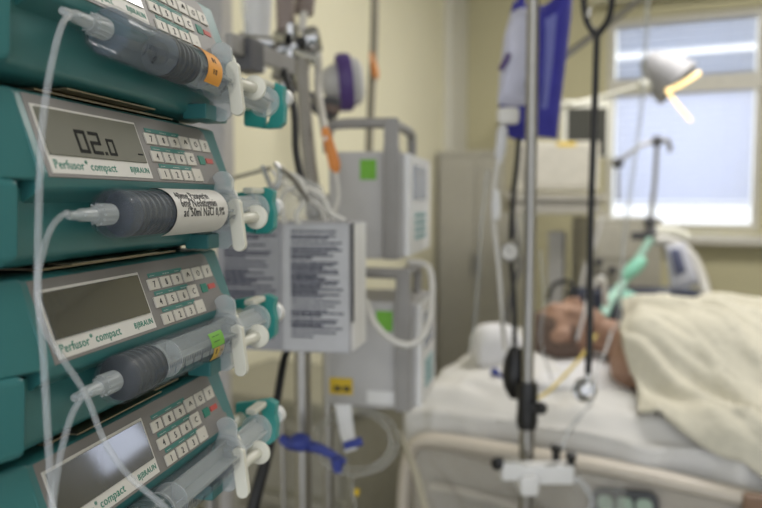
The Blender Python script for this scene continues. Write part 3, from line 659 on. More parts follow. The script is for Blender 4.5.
loose('grey_hose', [at(398, 430, 1.35), at(405, 445, 1.33), at(416, 475, 1.3), at(428, 520, 1.28)], .006, mat('hose_beige', 'a8a290', .5), 'pale hose slanting down beside the bed corner', 'hose')
loose('thin_pole', [at(281, 420, 1.5), at(283, 470, 1.5), at(285, 560, 1.5)], .006, steel, 'thin grey tube left of the poles, under the blue clamp', 'tube')
tr = thing('equipment_trolley', 'pale grey equipment trolley low behind the poles', 'trolley', (0, 0, 0))
a_ = at(300, 430, 2.15); tr.location = (a_.x, a_.y, 0); M = Matrix.Translation((a_.x, a_.y, 0))
b = MB(); b.box((-.05, .12, .42), (.50, .40, .70), .01, 0, M); b.box((-.05, .12, .785), (.54, .44, .03), .01, 0, M); obj('body', b, mat('trolley_grey', '8f8c7c', .5), tr, True)
for k in range(3): b = MB(); b.box((-.05, -.085, .2 + .22 * k), (.46, .012, .20), .004, 0, M); dr = obj('drawer', b, mat('trolley_drawer', '98958a', .5), tr, True); b = MB(); b.box((-.05, -.098, .26 + .22 * k), (.18, .014, .012), .004, 0, M); obj('handle', b, steel, dr, True)
for sx in (-.25, .15):
    for sy in (-.04, .28): b = MB(); b.lathe([(0, -.012), (.035, -.012), (.035, .012), (0, .012)], M @ Matrix.Translation((sx, sy, .035)) @ Matrix.Rotation(R(90), 4, 'Y'), 18); b.box((sx, sy, .06), (.03, .03, .03), 0, 0, M); obj('caster', b, dark, tr, True)

# grey ribbed locker in the corner
lk = thing('corner_locker', 'tall pale grey ribbed locker standing in the wall corner behind the bed', 'cabinet', (WX + .24, WY - .24, 0))
b = MB(); lw, ld, lh = .44, .40, 1.60
b.box((0, 0, lh / 2 + .02), (lw, ld, lh - .04), .006); b.box((0, 0, lh), (lw + .02, ld + .02, .025), .005); b.box((0, 0, .02), (lw - .03, ld - .03, .04)); obj('body', b, ribm, lk)
for sx in (-1, 1):
    b = MB(); b.box((sx * .107, -ld / 2 - .006, lh / 2 + .01), (.208, .014, lh - .1), .003)
    for k in range(5): b.box((sx * .107 - .08 + .04 * k, -ld / 2 - .015, lh / 2 + .01), (.022, .008, lh - .16), .003)
    d_ = obj('door', b, ribm, lk); b = MB(); b.box((sx * .012, -ld / 2 - .024, 1.0), (.008, .014, .12), .002); obj('handle', b, steel, d_)

# ------------------------------------------------------------------ ventilator and monitor behind the bed
z = 3.15
M0 = Matrix.Translation((0, 0, 0))
def bx_at(b, x0, y0, x1, y1, z, depth, bev=.006, mi=0, rz=YAW):
    """box whose front face spans those pixels at depth z"""
    a = at(x0, y0, z); c = at(x1, y1, z); wd = abs((c - a).dot(RIGHT)); hh = abs(a.z - c.z); o = (a + c) / 2 + FWD * depth / 2
    return b.box((0, 0, 0), (wd, depth, hh), bev, mi, Matrix.Translation(o) @ Matrix.Rotation(rz, 4, 'Z'))
vent = thing('monitor_cart', 'white boxy monitor unit on a shelf cart behind the metal pole', 'medical device', (0, 0, 0))
q = at(558, 200, z + .15); vent.location = (q.x, q.y, 0)
b = MB(); bx_at(b, 516, 141, 600, 191, z, .30, .012); obj('housing', b, mat('monitor_beige', 'c9c5b8', .5), vent, True)
b = MB(); bx_at(b, 520, 146, 592, 186, z - .006, .012, .003); obj('front_plate', b, mat('monitor_front', 'bdb9ae', .5), vent, True)
b = MB(); bx_at(b, 557, 142, 576, 150, z - .012, .004, .001); obj('sticker', b, yellows, vent, True, label='yellow sticker')
for k in range(4): b = MB(); bx_at(b, 524, 148 + 9 * k, 530, 153 + 9 * k, z - .014, .01, .002); obj('knob', b, dgrey, vent, True)
b = MB(); bx_at(b, 508, 194, 606, 200, z - .04, .38, .004); bx_at(b, 514, 200, 602, 214, z - .02, .32, .006); obj('shelf', b, mat('shelf_grey', 'a5a198', .5), vent, True)
b = MB(); b.box((q.x, q.y, .62), (.07, .07, 1.18), .006); b.box((q.x, q.y, .05), (.45, .45, .05), .01); obj('column', b, lgrey, vent, True)
scr = thing('display_screen', 'small dark screen in a pale frame, left of the window above the white monitor unit', 'screen', at(588, 140, 3.2))
b = MB(); bx_at(b, 562, 100, 612, 158, 3.2, .06, .01); obj('frame', b, cream, scr, True)
b = MB(); bx_at(b, 567, 108, 607, 156, 3.197, .01, .003); obj('screen_glass', b, mat('dark_screen', '3a3a34', .35), scr, True)
b = MB(); b.tube([at(582, 150, 3.28), at(580, 168, 3.3), at(575, 178, 3.3)], .02, 10); obj('arm', b, cream, scr, True)
vb = thing('ventilator', 'beige ventilator unit behind the patient below the window sill', 'medical device', (0, 0, 0))
q = at(635, 200, 3.2); vb.location = (q.x, q.y, 0)
b = MB(); bx_at(b, 592, 218, 662, 300, 3.05, .34, .012); b.box((q.x, q.y, .45), (.30, .30, .84), .01); obj('housing', b, mat('ventilator_beige', 'aaa699', .5), vb, True)
b = MB(); bx_at(b, 597, 224, 640, 258, 3.04, .012, .003); obj('front_plate', b, mat('vent_front', 'b7b3a6', .5), vb, True)
for x_, y_ in ((598, 262), (612, 270), (600, 276)): b = lth([(0, 0), (.016, 0), (.014, .02), (0, .022)], at(x_, y_, 3.05), -FWD); obj('knob', b, dgrey, vb, True)
arm = thing('support_arm', 'chrome jointed arm standing in front of the window, holding breathing hoses', 'arm', at(650, 222, 2.85))
z = 2.85
b = MB(); b.tube([at(650, 222, z), at(655, 180, z), at(657, 142, z)], .009, 12, smooth=2); b.tube([at(657, 141, z), at(640, 146, z), at(617, 163, z)], .008, 12, smooth=2); b.tube([at(618, 163, z), at(618, 200, z)], .006, 10, smooth=1); b.tube([at(657, 140, z), at(668, 141, z), at(670, 152, z)], .010, 10, smooth=2); obj('rod', b, steel, arm, True)
for p_, r_ in (((657, 141), .022), ((618, 163), .022), ((650, 222), .024)): b = MB(); b.ball(at(*p_, z), r_); obj('joint', b, dgrey, arm, True)
b = MB(); b.ball(at(651, 234, z), .03); b.box((0, 0, 0), (.10, .04, .03), .005, 0, Matrix.Translation(at(645, 236, z))); obj('clamp', b, dgrey, arm, True)
b = MB(); b.tube([at(652, 232, z), at(672, 232, z), at(687, 238, z)], .022, 12); lone('hose_connector', b, cream, 'beige connector below the chrome arm at the sill', 'connector')
corr('breathing_hose', [at(655, 240, 2.8), at(672, 242, 2.8), at(690, 255, 2.78), at(702, 280, 2.75), at(709, 310, 2.7)], .020, 'white corrugated breathing hose arching down right of the ventilator', mat('hose_white', 'd8d6d2', .4), .0025, .012)
corr('breathing_hose', [at(650, 240, 2.8), at(636, 262, 2.72), at(622, 285, 2.6), at(610, 300, 2.3), at(604, 316, 2.12)], .014, 'pale green breathing hose running to the head of the patient', mat('hose_green', 'a3c9bb', .4), .002, .012)
b = lth([(0, -.05), (.016, -.05), (.022, -.03), (.026, 0), (.022, .03), (.014, .05), (0, .05)], at(634, 268, 2.62), RIGHT + UP * .9)
lone('breathing_filter', b, mat('filter_green', '8fd0ba', .35), 'bright green breathing filter between window and patient', 'filter')
b = lth([(0, -.03), (.02, -.03), (.03, -.01), (.03, .01), (.02, .03), (0, .03)], at(628, 300, 2.5), RIGHT * .4 + UP)
lone('oxygen_mask_valve', b, mat('valve_white_green', 'a9ddcd', .3), 'pale mint valve beside the bright green filter', 'valve')
b = MB(); pixpuff([(664, 246), (684, 242), (700, 284), (672, 292)], 2.75, .03, b); o = at(675, 264, 2.728)
t_ = thing('fluid_pouch', 'white pouch with a dark printed block hanging beneath the corrugated hose', 'pouch', at(680, 290, 2.75)); obj('pouch_body', b, mat('pouch_white', 'c9cbd8', .5), t_, True)
b = MB(); pixpuff([(669, 250), (679, 248), (687, 272), (676, 276)], 2.728, .012, b, rings=3); obj('print_block', b, mat('pouch_print', '5d6280', .6), t_, True)
b = MB(); bx_at(b, 576, 291, 706, 330, 2.72, .16, .02); lone('dark_case', b, mat('navy_case', '2f3448', .6), 'dark navy case lying behind the patient on the far bed edge', 'case')
loose('monitor_cable', [at(548, 300, 2.75), at(553, 286, 2.75), at(566, 281, 2.75), at(578, 290, 2.72)], .008, dark, 'black cable arching up behind the head of the patient', 'cable')
loose('monitor_cable', [at(512, 212, 3.14), at(520, 260, 2.9), at(512, 290, 2.85), at(505, 330, 2.8)], .008, dgrey, 'dark cable hanging from the white monitor unit', 'cable')
loose('monitor_cable', [at(602, 214, 3.0), at(596, 240, 2.95), at(584, 272, 2.9), at(580, 300, 2.8)], .006, lgrey, 'pale cable hanging left of the ventilator', 'cable')
# examination lamp
z = 2.55
el = thing('examination_lamp', 'pale examination lamp with a bright strip on its rim, in front of the window', 'lamp', at(675, 85, z))
ax = (RIGHT * .75 - UP * .75 - FWD * .35).normalized(); o = at(668, 76, z)
b = lth([(0, -.10), (.03, -.098), (.05, -.07), (.075, -.02), (.085, .03), (.086, .045), (.082, .045), (.06, .0), (0, -.02)], o, ax, n=40); obj('lamp_head', b, mat('lamp_shell', '98989c', .55), el, True)
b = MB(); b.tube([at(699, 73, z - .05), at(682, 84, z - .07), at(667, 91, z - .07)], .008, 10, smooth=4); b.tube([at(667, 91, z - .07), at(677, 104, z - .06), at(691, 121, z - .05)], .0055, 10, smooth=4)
obj('rim_strip', b, mat('strip_emission', 'ffdf9e', .5, emit=1.35), el, True, label='bright strip on the lamp rim')  # L-shaped strip made bright by emission in its material
b = MB(); b.tube([at(653, 84, z), at(640, 86, z)], .022, 12, smooth=1); b.tube([at(645, 85, z), at(600, 98, z + .1), at(540, 112, z + .2), onY(500, 122, 4.28)], .010, 10, smooth=2); obj('arm', b, cream, el, True)
loose('infusion_line', [at(648, -30, 2.0), at(646, 40, 2.0), at(641, 110, 2.0), at(632, 180, 2.0), at(624, 240, 2.0), at(620, 300, 1.98), at(618, 330, 1.97)], .006, tubem, 'clear line falling in front of the window to the neck of the patient', 'tube', 'clear infusion lines')

# ------------------------------------------------------------------ infusion pole with pressure bag and stethoscope
ZP = 1.40
ip = at(529.5, 254, ZP); ivp = thing('infusion_pole', 'bright metal infusion pole standing in front of the bed', 'stand', (ip.x, ip.y, 0))
b = MB(); b.tube([(ip.x, ip.y, .98), (ip.x, ip.y, 2.1)], .0115, 20, smooth=1); obj('inner_pole', b, steel, ivp, True)
b = MB(); b.tube([(ip.x, ip.y, .07), (ip.x, ip.y, .985)], .0145, 20, smooth=1); obj('pole', b, steel, ivp, True)
b = MB(); b.lathe([(0, -.045), (.018, -.045), (.021, -.03), (.019, 0), (.021, .03), (.018, .045), (0, .045)], Matrix.Translation((ip.x, ip.y, at(529, 408, ZP).z)), 20); b.box((0, 0, 0), (.03, .02, .02), .004, 0, Matrix.Translation(at(537, 408, ZP))); b.ball(at(541, 408, ZP - .01), .012); obj('height_clamp', b, blackp, ivp, True)
for k in range(5):
    a = .5 + k * 2 * math.pi / 5; e = Vector((ip.x + math.cos(a) * .27, ip.y + math.sin(a) * .27, .065)); b = MB(); b.tube([(ip.x, ip.y, .085), e], .013, 10, smooth=1); lg = obj('leg', b, steel, ivp, True)
    b = MB(); b.lathe([(0, -.012), (.03, -.012), (.03, .012), (0, .012)], frame((e.x, e.y, .03), (0, 0, 1), (math.sin(a), math.cos(a), 0)), 20); obj('caster', b, dark, lg, True)
b = MB(); b.tube([at(529, 84, ZP), at(531, 83, ZP + .17), at(563, 58, ZP + .18), at(640, 0, ZP + .19), at(760, -90, ZP + .22)], .008, 12, smooth=1); b.tube([(ip.x, ip.y, 2.09), (ip.x + .12, ip.y + .02, 2.10), (ip.x + .15, ip.y + .02, 2.13)], .005, 8); b.tube([(ip.x, ip.y, 2.09), (ip.x - .10, ip.y + .05, 2.10), (ip.x - .13, ip.y + .05, 2.13)], .005, 8); obj('cross_arm', b, steel, ivp, True)
zb = 1.47
pb = thing('pressure_bag', 'blue pressure cuff wrapped round a white infusion bag, hanging on the pole', 'bag', at(530, 140, zb))
b = MB(); pixpuff([(513, 2), (532, 8), (545, 6), (572, -18), (570, 20), (566, 60), (558, 138), (540, 136), (520, 141), (502, 132), (499, 100), (503, 40)], zb + .03, .075, b, bulge=.4)
b.tube([at(521, 8, zb), at(522, -30, zb), at(524, -60, zb)], .008, 8); b.tube([at(566, 0, zb), at(560, -40, zb), at(540, -66, zb)], .006, 8); obj('cuff', b, bluef, pb, True)
b = MB(); pixpuff([(510, 14), (519, 9), (531, 10), (534, 60), (530, 104), (514, 106), (498, 103), (500, 70), (504, 35)], zb - .012, .045, b, bulge=.35); obj('fluid_bag', b, mat('bag_white', 'c6c7da', .35), pb, True, label='white fluid bag in the cuff window')
b = MB(); b.tube([at(500, 70, zb - .04), at(505, 62, zb - .042), at(509, 54, zb - .04)], .005, 8); obj('tab', b, purple, pb, True)
b = MB(); pixpuff([(544, 20), (556, 14), (553, 60), (548, 108), (542, 108)], zb - .004, .02, b); obj('net_window', b, mat('blue_light_fabric', '6f74b8', .7), pb, True)
b = MB(); b.box((0, 0, 0), (.042, .03, .032), .008, 0, Matrix.Translation(at(508, 116, zb - .03)) @ Matrix.Rotation(YAW, 4, 'Z')); obj('outlet_port', b, labelw, pb, True)
b = MB(); b.tube([at(519, 138, zb), at(517, 165, zb), at(513, 200, zb), at(511, 240, zb)], .0055, 10); obj('inflation_tube', b, dark, pb, True)
b = lth([(0, 0), (.019, 0), (.021, .004), (.021, .016), (.016, .02), (0, .02)], at(510, 252, zb), -FWD, 0, None, 28); gg = obj('pressure_gauge', b, mat('gauge_metal', '8d8b87', .3, .7), pb, True)
b = lth([(0, 0), (.016, 0), (.016, .001), (0, .001)], at(510, 252, zb - .0205), -FWD); b.tube([at(510, 252, zb - .022), at(506, 247, zb - .022)], .001, 6, 1, smooth=1); obj('dial', b, [labelw, dark_ink], gg, True)
b = MB(); b.tube([at(511, 262, zb), at(514, 300, zb), at(515, 345, zb - .01)], .005, 10); obj('bulb_tube', b, dark, pb, True)
b = lth([(0, -.055), (.010, -.052), (.022, -.03), (.026, -.005), (.022, .025), (.012, .048), (.006, .052), (0, .052)], at(515, 372, zb - .01), UP); obj('inflation_bulb', b, blackp, pb, True)
dc = thing('drip_chamber', 'white drip chamber with its line hanging left of the metal pole', 'drip chamber', at(500, 165, zb))
b = lth([(0, -.042), (.004, -.042), (.008, -.03), (.011, -.02), (.011, .025), (.007, .032), (.004, .046), (0, .046)], at(501, 143, zb - .02), UP + RIGHT * .1); obj('chamber', b, mat('chamber_milky', 'd0d0d2', .3), dc, True)
b = MB(); b.tube([at(498, 160, zb - .02), at(494, 190, zb - .02), at(494, 225, zb), at(499, 270, zb), at(503, 330, zb + .05), at(505, 350, zb + .3)], .0045, 10); obj('drip_line', b, whitet, dc, True)
b = lth([(0, -.03), (.008, -.028), (.010, 0), (.007, .028), (0, .03)], at(496, 205, zb - .02), UP); obj('roller_clamp', b, white, dc, True)
loose('infusion_line', [at(488, 170, 1.6), at(482, 220, 1.6), at(478, 280, 1.62), at(474, 330, 1.7), at(470, 350, 1.8)], .004, tubem, 'clear line hanging left of the drip chamber', 'tube', 'clear infusion lines')
loose('infusion_line', [at(540, 250, 1.5), at(544, 300, 1.5), at(541, 340, 1.52), at(552, 380, 1.6)], .003, tubem, 'thin clear line just right of the metal pole', 'tube', 'clear infusion lines')

zt_ = 1.33
ste = thing('stethoscope', 'black stethoscope hanging by its tubing with a shiny chrome chest piece', 'stethoscope', at(584, 392, zt_))
b = MB(); b.tube([at(597, 34, zt_), at(595, 100, zt_), at(592, 180, zt_), at(590, 260, zt_), at(590, 330, zt_), at(588, 374, zt_)], .0062, 12)
b.tube([at(612, -40, zt_), at(612, 0, zt_), at(608, 20, zt_), at(597, 36, zt_)], .0062, 12); b.tube([at(583, -40, zt_), at(584, 5, zt_), at(588, 24, zt_), at(597, 36, zt_)], .0058, 12); b.tube([at(612, -40, zt_), at(606, -62, zt_), at(594, -66, zt_), at(585, -58, zt_), at(583, -40, zt_)], .0055, 12)
obj('tubing', b, blackp, ste, True)
b = MB(); b.tube([at(590, 8, zt_ - .01), at(588, 18, zt_ - .01)], .005, 10, smooth=1); obj('ear_tube', b, chrome, ste, True)
b = lth([(0, -.012), (.012, -.012), (.018, -.006), (.022, .002), (.0215, .007), (.018, .0085), (.014, .006), (0, .0055)], at(584, 390, zt_), -FWD + UP * .25, 0, None, 32); lth([(0, 0), (.006, 0), (.006, .02), (0, .02)], at(588, 384, zt_), UP, 0, b); lth([(0, .0), (.011, .0), (.012, .010), (.009, .013), (0, .0135)], at(584, 390, zt_), -FWD + UP * .25, 0, b, 24)
obj('chest_piece', b, chrome, ste, True)
# white tap bank on the pole with black knobs
tbk = thing('stopcock_bank', 'white holder with black knobs clamped low on the metal pole', 'holder', at(545, 490, 1.36))
z = 1.355
b = MB(); bx_at(b, 502, 463, 523, 482, z, .03, .006); bx_at(b, 520, 466, 575, 486, z, .035, .008); bx_at(b, 520, 476, 540, 498, z - .01, .06, .010); obj('holder_body', b, white, tbk, True)
for x_, y_ in ((556, 453), (571, 461)): b = lth([(0, -.012), (.008, -.012), (.007, 0), (.010, .006), (.010, .014), (0, .017)], at(x_, y_, z + .015), UP); obj('knob', b, blackp, tbk, True)
b = lth([(0, 0), (.011, 0), (.012, .012), (0, .016)], at(499, 462, z + .015), -FWD - RIGHT * .5); obj('knob', b, blackp, tbk, True)
b = MB(); b.tube([at(575, 478, z + .01), at(586, 488, z), at(592, 504, z), at(584, 520, z)], .006, 10); obj('outlet_line', b, tubem, tbk, True)

# ------------------------------------------------------------------ hospital bed
BX0, BX1, BY0, BY1, BZ = -.66, 1.45, 1.62, 2.58, .85
bed = thing('hospital_bed', 'hospital bed with beige side rail and white mattress', 'bed', ((BX0 + BX1) / 2, (BY0 + BY1) / 2, 0))
cx, cy = (BX0 + BX1) / 2, (BY0 + BY1) / 2
b = MB(); b.box((cx, cy, .76), (BX1 - BX0, BY1 - BY0, .15), .03, seg=3); obj('mattress', b, mat('mattress_cover', 'b9bcc6', .7), bed, True)
b = MB(); b.box((cx, cy, .655), (BX1 - BX0 - .02, BY1 - BY0 - .04, .05), .008); b.box((cx, cy, .42), (1.2, .5, .42), .02); b.box((cx, cy, .17), (1.7, .7, .07), .02); obj('bed_frame', b, beiged, bed, True)
for sx in (-.8, .8):
    for sy in (-.33, .33): b = MB(); b.lathe([(0, -.02), (.07, -.02), (.075, 0), (.07, .02), (0, .02)], frame((cx + sx, cy + sy, .075), (0, 0, 1), (0, 1, 0)), 24); b.box((cx + sx, cy + sy, .12), (.05, .06, .06), .006); obj('caster', b, dgrey, bed, True)
RY = 1.55
pl = [onY(404, 520, RY), onY(406, 480, RY), onY(411, 452, RY), onY(422, 441, RY), onY(445, 441, RY), onY(500, 450, RY), onY(600, 466, RY), onY(700, 487, RY), onY(790, 507, RY)]
b = MB(); b.tube(pl, .026, 16, smooth=6, flat=.62); obj('side_rail', b, beige, bed, True)
b = MB()
pz = [(p.x, p.z - .01) for p in pl[2:]]; b.prism(pz + [(pz[-1][0], .50), (pz[0][0] + .02, .50)], RY - .004, RY + .010, .002, axis='y'); obj('rail_panel', b, beiged, bed, True)
b = MB(); b.tube([onY(430, 486, RY - .02), onY(480, 496, RY - .02), onY(560, 520, RY - .02), onY(620, 545, RY - .02)], .010, 12); obj('rail_ledge', b, beige, bed, True)
c1 = onY(593, 488, RY - .012); c2 = onY(660, 494, RY - .012)
b = MB(); M = frame(((c1 + c2) / 2) - UP * .030, (c2 - c1), (0, -1, 0))
def rrect(w_, h_, r_, n=5):
    out = []
    for cx_, cy_, a0 in ((w_ / 2 - r_, h_ / 2 - r_, 0), (-w_ / 2 + r_, h_ / 2 - r_, 90), (-w_ / 2 + r_, -h_ / 2 + r_, 180), (w_ / 2 - r_, -h_ / 2 + r_, 270)):
        for k in range(n + 1): a = R(a0 + 90 * k / n); out.append((cx_ + r_ * math.cos(a), cy_ + r_ * math.sin(a)))
    return out
wd = (c2 - c1).length
b.prism(rrect(wd, .07, .02), 0, .010, .002, 0, M, 'z'); cpn = obj('control_panel', b, mat('bezel_dark', '45474a', .4), bed, True)
for k in (-1, 0, 1):
    b = MB(); b.prism(rrect(wd * .24, .034, .012), .009, .014, .001, 0, M @ Matrix.Translation((k * wd * .29, .004, 0)), 'z'); bt = obj('button', b, mat('button_green', '9fb3a4', .4), cpn, True)
b = MB(); b.box((0, 0, 0), (.045, .03, .07), .01, 0, Matrix.Translation(onY(755, 512, RY - .02))); obj('rail_latch', b, mat('latch_brown', '80654f', .5), bed, True)
b = MB(); b.prism([(1.60, .62), (1.60, 1.0), (1.63, 1.02), (2.57, 1.02), (2.60, 1.0), (2.60, .62)], BX1, BX1 + .03, .006); obj('foot_board', b, beige, bed, True)

def fbm(x, y, s, seed=0): return noise.noise(Vector((x * s, y * s, seed))) + .5 * noise.noise(Vector((x * s * 2.1, y * s * 2.1, seed + 7)))
def grid(fn, nu, nv, thick):
    b = MB(); P = [[Vector(fn(i / (nu - 1), j / (nv - 1))) for j in range(nv)] for i in range(nu)]
    N_ = [[None] * nv for _ in range(nu)]
    for i in range(nu):
        for j in range(nv):
            du = P[min(i + 1, nu - 1)][j] - P[max(i - 1, 0)][j]; dv = P[i][min(j + 1, nv - 1)] - P[i][max(j - 1, 0)]; N_[i][j] = du.cross(dv).normalized()
    vs_ = [P[i][j] for i in range(nu) for j in range(nv)] + [P[i][j] - N_[i][j] * thick for i in range(nu) for j in range(nv)]
    fs = []; o = nu * nv
    for i in range(nu - 1):
        for j in range(nv - 1):
            a, c, d, e = i * nv + j, (i + 1) * nv + j, (i + 1) * nv + j + 1, i * nv + j + 1; fs.append((a, c, d, e)); fs.append((a + o, e + o, d + o, c + o))
    rim = [(i, 0) for i in range(nu)] + [(nu - 1, j) for j in range(1, nv)] + [(i, nv - 1) for i in range(nu - 2, -1, -1)] + [(0, j) for j in range(nv - 2, 0, -1)]
    for k in range(len(rim)):
        a = rim[k][0] * nv + rim[k][1]; c = rim[(k + 1) % len(rim)][0] * nv + rim[(k + 1) % len(rim)][1]; fs.append((a, a + o, c + o, c))
    return b.add(vs_, fs)
def sheet_fn(u, v):
    # v: 0 hanging near side -> 1 far edge;  u: along the bed
    x = BX0 - .012 + (BX1 - BX0 - .02) * u
    s_ = v * 1.16
    if s_ < .13: y = BY0 - .016 - .012 * math.sin(u * 31); zz = BZ - .12 + s_ * .9; wr = .010
    else: y = BY0 - .014 + (s_ - .13) * (BY1 - BY0 + .02) / 1.03; zz = BZ + .012 - .03 * math.exp(-((s_ - .13) / .03)); wr = .012
    n_ = fbm(x * 1.6 + y * .6, y * 2 + x * .3, 3.2, 2)
    rg = (1 - abs(fbm(x + y * .8, y, 4.2, 9))) ** 4 * .022
    if s_ < .13: y -= abs(n_) * .02 + rg + .012 * max(0, math.sin(x * 34 + 2.5 * fbm(x, s_ * 3, 2, 5)))
    zz += n_ * wr + rg * (1 if s_ > .16 else .3) + .010
    zz += .05 * math.exp(-((x + .52) / .14) ** 2) * math.exp(-((y - 1.98) / .3) ** 2)
    return (x, y, zz)
b = grid(sheet_fn, 170, 90, -.004); lone('bed_sheet', b, sheet, 'wrinkled white sheet covering the mattress', 'sheet', angle=180)
# head pillow and folded pad
def cushion(name, c, d, rz, label, m, cat, tilt=0, seed=1):
    b = bmesh.new(); bmesh.ops.create_cube(b, size=1); bmesh.ops.subdivide_edges(b, edges=list(b.edges), cuts=14, use_grid_fill=True)
    for v in b.verts:
        x, y, z_ = v.co * 2
        k = (1 - .10 * (x * x + y * y)); h_ = (1 - abs(x) ** 4 * .55) * (1 - abs(y) ** 4 * .55)
        v.co = Vector((x * d[0] / 2 * (1 - .06 * y * y), y * d[1] / 2 * (1 - .06 * x * x), z_ * d[2] / 2 * h_)); v.co += Vector(noise.noise_vector(v.co * 9 + Vector((seed, 0, 0)))) * .010
    mb = MB(); mb.bm(b, 0, Matrix.Translation(c) @ Matrix.Rotation(rz, 4, 'Z') @ Matrix.Rotation(tilt, 4, 'Y')); return lone(name, mb, m, label, cat, angle=180)
cushion('pillow', (-.40, 2.08, .885), (.44, .62, .06), 0, 'flat white pillow under the head of the patient', pillowm, 'pillow')
cushion('folded_pad', at(497, 350, 1.98) , (.13, .12, .13), .5, 'small white folded pad on the pillow end, left of the head', pillowm, 'pad', 0, 5)

# ------------------------------------------------------------------ patient
pt = thing('person', 'person lying on the back under the cream blanket, head on the pillow with breathing tube', 'person', (0.2, 2.1, BZ))
def skinned(pts, edges):
    me = bpy.data.meshes.new('sk'); me.from_pydata([p[0] for p in pts], edges, []); o = bpy.data.objects.new('sk', me); C.objects.link(o)
    md = o.modifiers.new('s', 'SKIN'); 
    for i, p in enumerate(pts): me.skin_vertices[0].data[i].radius = (p[1], p[2] if len(p) > 2 else p[1])
    me.skin_vertices[0].data[0].use_root = True
    o.modifiers.new('u', 'SUBSURF').levels = 2
    bpy.context.view_layer.update(); ev = o.evaluated_get(bpy.context.evaluated_depsgraph_get()); m2 = ev.to_mesh()
    r_ = ([v.co.copy() for v in m2.vertices], [list(p.vertices) for p in m2.polygons]); ev.to_mesh_clear(); bpy.data.objects.remove(o); return r_
Z0 = .943
S = [((.42, 2.1, Z0), .16, .10), ((.18, 2.1, Z0), .15, .095), ((-.08, 2.1, Z0 + .01), .16, .11), ((-.15, 2.1, Z0 + .01), .11, .075), ((-.24, 2.1, Z0 + .02), .058), ((-.33, 2.1, Z0 + .035), .058),
     ((-.19, 1.95, Z0), .075), ((-.20, 1.875, Z0 - .005), .070), ((.14, 1.83, Z0 - .02), .048), ((.40, 1.82, Z0 - .03), .032), ((.50, 1.83, Z0 - .035), .03),
     ((-.15, 2.25, Z0), .068), ((-.12, 2.32, Z0 - .005), .062), ((.14, 2.37, Z0 - .02), .048), ((.40, 2.38, Z0 - .03), .032), ((.50, 2.37, Z0 - .035), .03),
     ((.50, 2.0, Z0), .095), ((.92, 1.98, Z0 - .01), .065), ((1.3, 1.97, Z0 - .03), .045), ((1.34, 1.97, Z0 + .08), .035),
     ((.50, 2.2, Z0), .095), ((.92, 2.22, Z0 - .01), .065), ((1.3, 2.23, Z0 - .03), .045), ((1.34, 2.23, Z0 + .08), .035)]
E = [(0, 1), (1, 2), (2, 3), (3, 4), (4, 5), (3, 6), (6, 7), (7, 8), (8, 9), (9, 10), (3, 11), (11, 12), (12, 13), (13, 14), (14, 15), (0, 16), (16, 17), (17, 18), (18, 19), (0, 20), (20, 21), (21, 22), (22, 23)]
vv, ff = skinned(S, E); b = MB(); b.add(vv, ff)
HX, HY, HZ = -.395, 2.09, .972
HM = Matrix.Translation((HX, HY, HZ)) @ Matrix.Rotation(R(-12), 4, 'X') @ Matrix.Rotation(R(-6), 4, 'Y')     # head frame: -x crown, +z face, y ears
b.ball((-.01, 0, -.005), (.100, .076, .092), 0, HM, 24); b.ball((.05, 0, .022), (.062, .056, .058), 0, HM, 20); b.ball((.085, 0, .040), (.026, .026, .024), 0, HM)      # skull, jaw, chin
b.ball((-.022, 0, .072), (.030, .052, .018), 0, HM); b.ball((.02, 0, .086), (.026, .012, .018), 0, HM); b.ball((.036, 0, .094), (.012, .015, .012), 0, HM)           # brow, nose
for s_ in (-1, 1):
    b.ball((.002, s_ * .030, .072), (.011, .016, .011), 0, HM); b.ball((.03, s_ * .045, .055), (.022, .018, .016), 0, HM)          # lids, cheeks
    b.ball((.0, s_ * .079, -.005), (.030, .008, .018), 0, HM); b.ball((-.008, s_ * .084, -.010), (.020, .006, .014), 0, HM)           # ears
b.ball((.062, 0, .080), (.006, .022, .008), 0, HM); b.ball((.070, 0, .078), (.006, .019, .008), 0, HM)             # lips
me = bpy.data.meshes.new('bd'); me.from_pydata([tuple(v) for v in b.v], [], b.f); o = bpy.data.objects.new('bd', me); C.objects.link(o)
md = o.modifiers.new('r', 'REMESH'); md.mode = 'VOXEL'; md.voxel_size = .006; sm = o.modifiers.new('m', 'SMOOTH'); sm.iterations = 3; sm.factor = .5
bpy.context.view_layer.update(); ev = o.evaluated_get(bpy.context.evaluated_depsgraph_get()); m2 = ev.to_mesh()
b = MB(); b.add([v.co.copy() for v in m2.vertices], [list(p.vertices) for p in m2.polygons]); ev.to_mesh_clear(); bpy.data.objects.remove(o)
obj('body', b, skin, pt, True, 180)
bb = bmesh.new(); bmesh.ops.create_uvsphere(bb, u_segments=48, v_segments=32, radius=1)
for v in bb.verts:
    n_ = 1 + .02 * noise.noise(v.co * 6); v.co = Vector((v.co.x * .106 - .012, v.co.y * .082, v.co.z * .097 - .007)) * n_
dele = [f for f in bb.faces if (lambda c: c.z > .034 - c.x * .42 or c.x > .045 or (abs(c.y) > .06 and -.016 < c.x < .028 and c.z > -.024))(f.calc_center_median())]
bmesh.ops.delete(bb, geom=dele, context='FACES')
mb = MB(); mb.bm(bb, 0, HM); obj('hair', mb, hairm, pt, True, 180, label='short brown hair')
b = MB(); b.lathe([(.064, -.02), (.070, -.012), (.072, .012), (.066, .022), (.060, .02)], frame((-.235, 2.10, .955), (0, 1, 0), (1, 0, -.1)), 28); obj('neck_dressing', b, white, pt, True, label='white dressing round the neck')
b = MB(); b.tube([HM @ Vector((.045, -.085, -.02)), HM @ Vector((.062, -.055, .05)), HM @ Vector((.066, -.02, .088)), HM @ Vector((.066, .02, .088)), HM @ Vector((.062, .055, .05))], .009, 8, flat=.3); obj('tube_tape', b, white, pt, True)
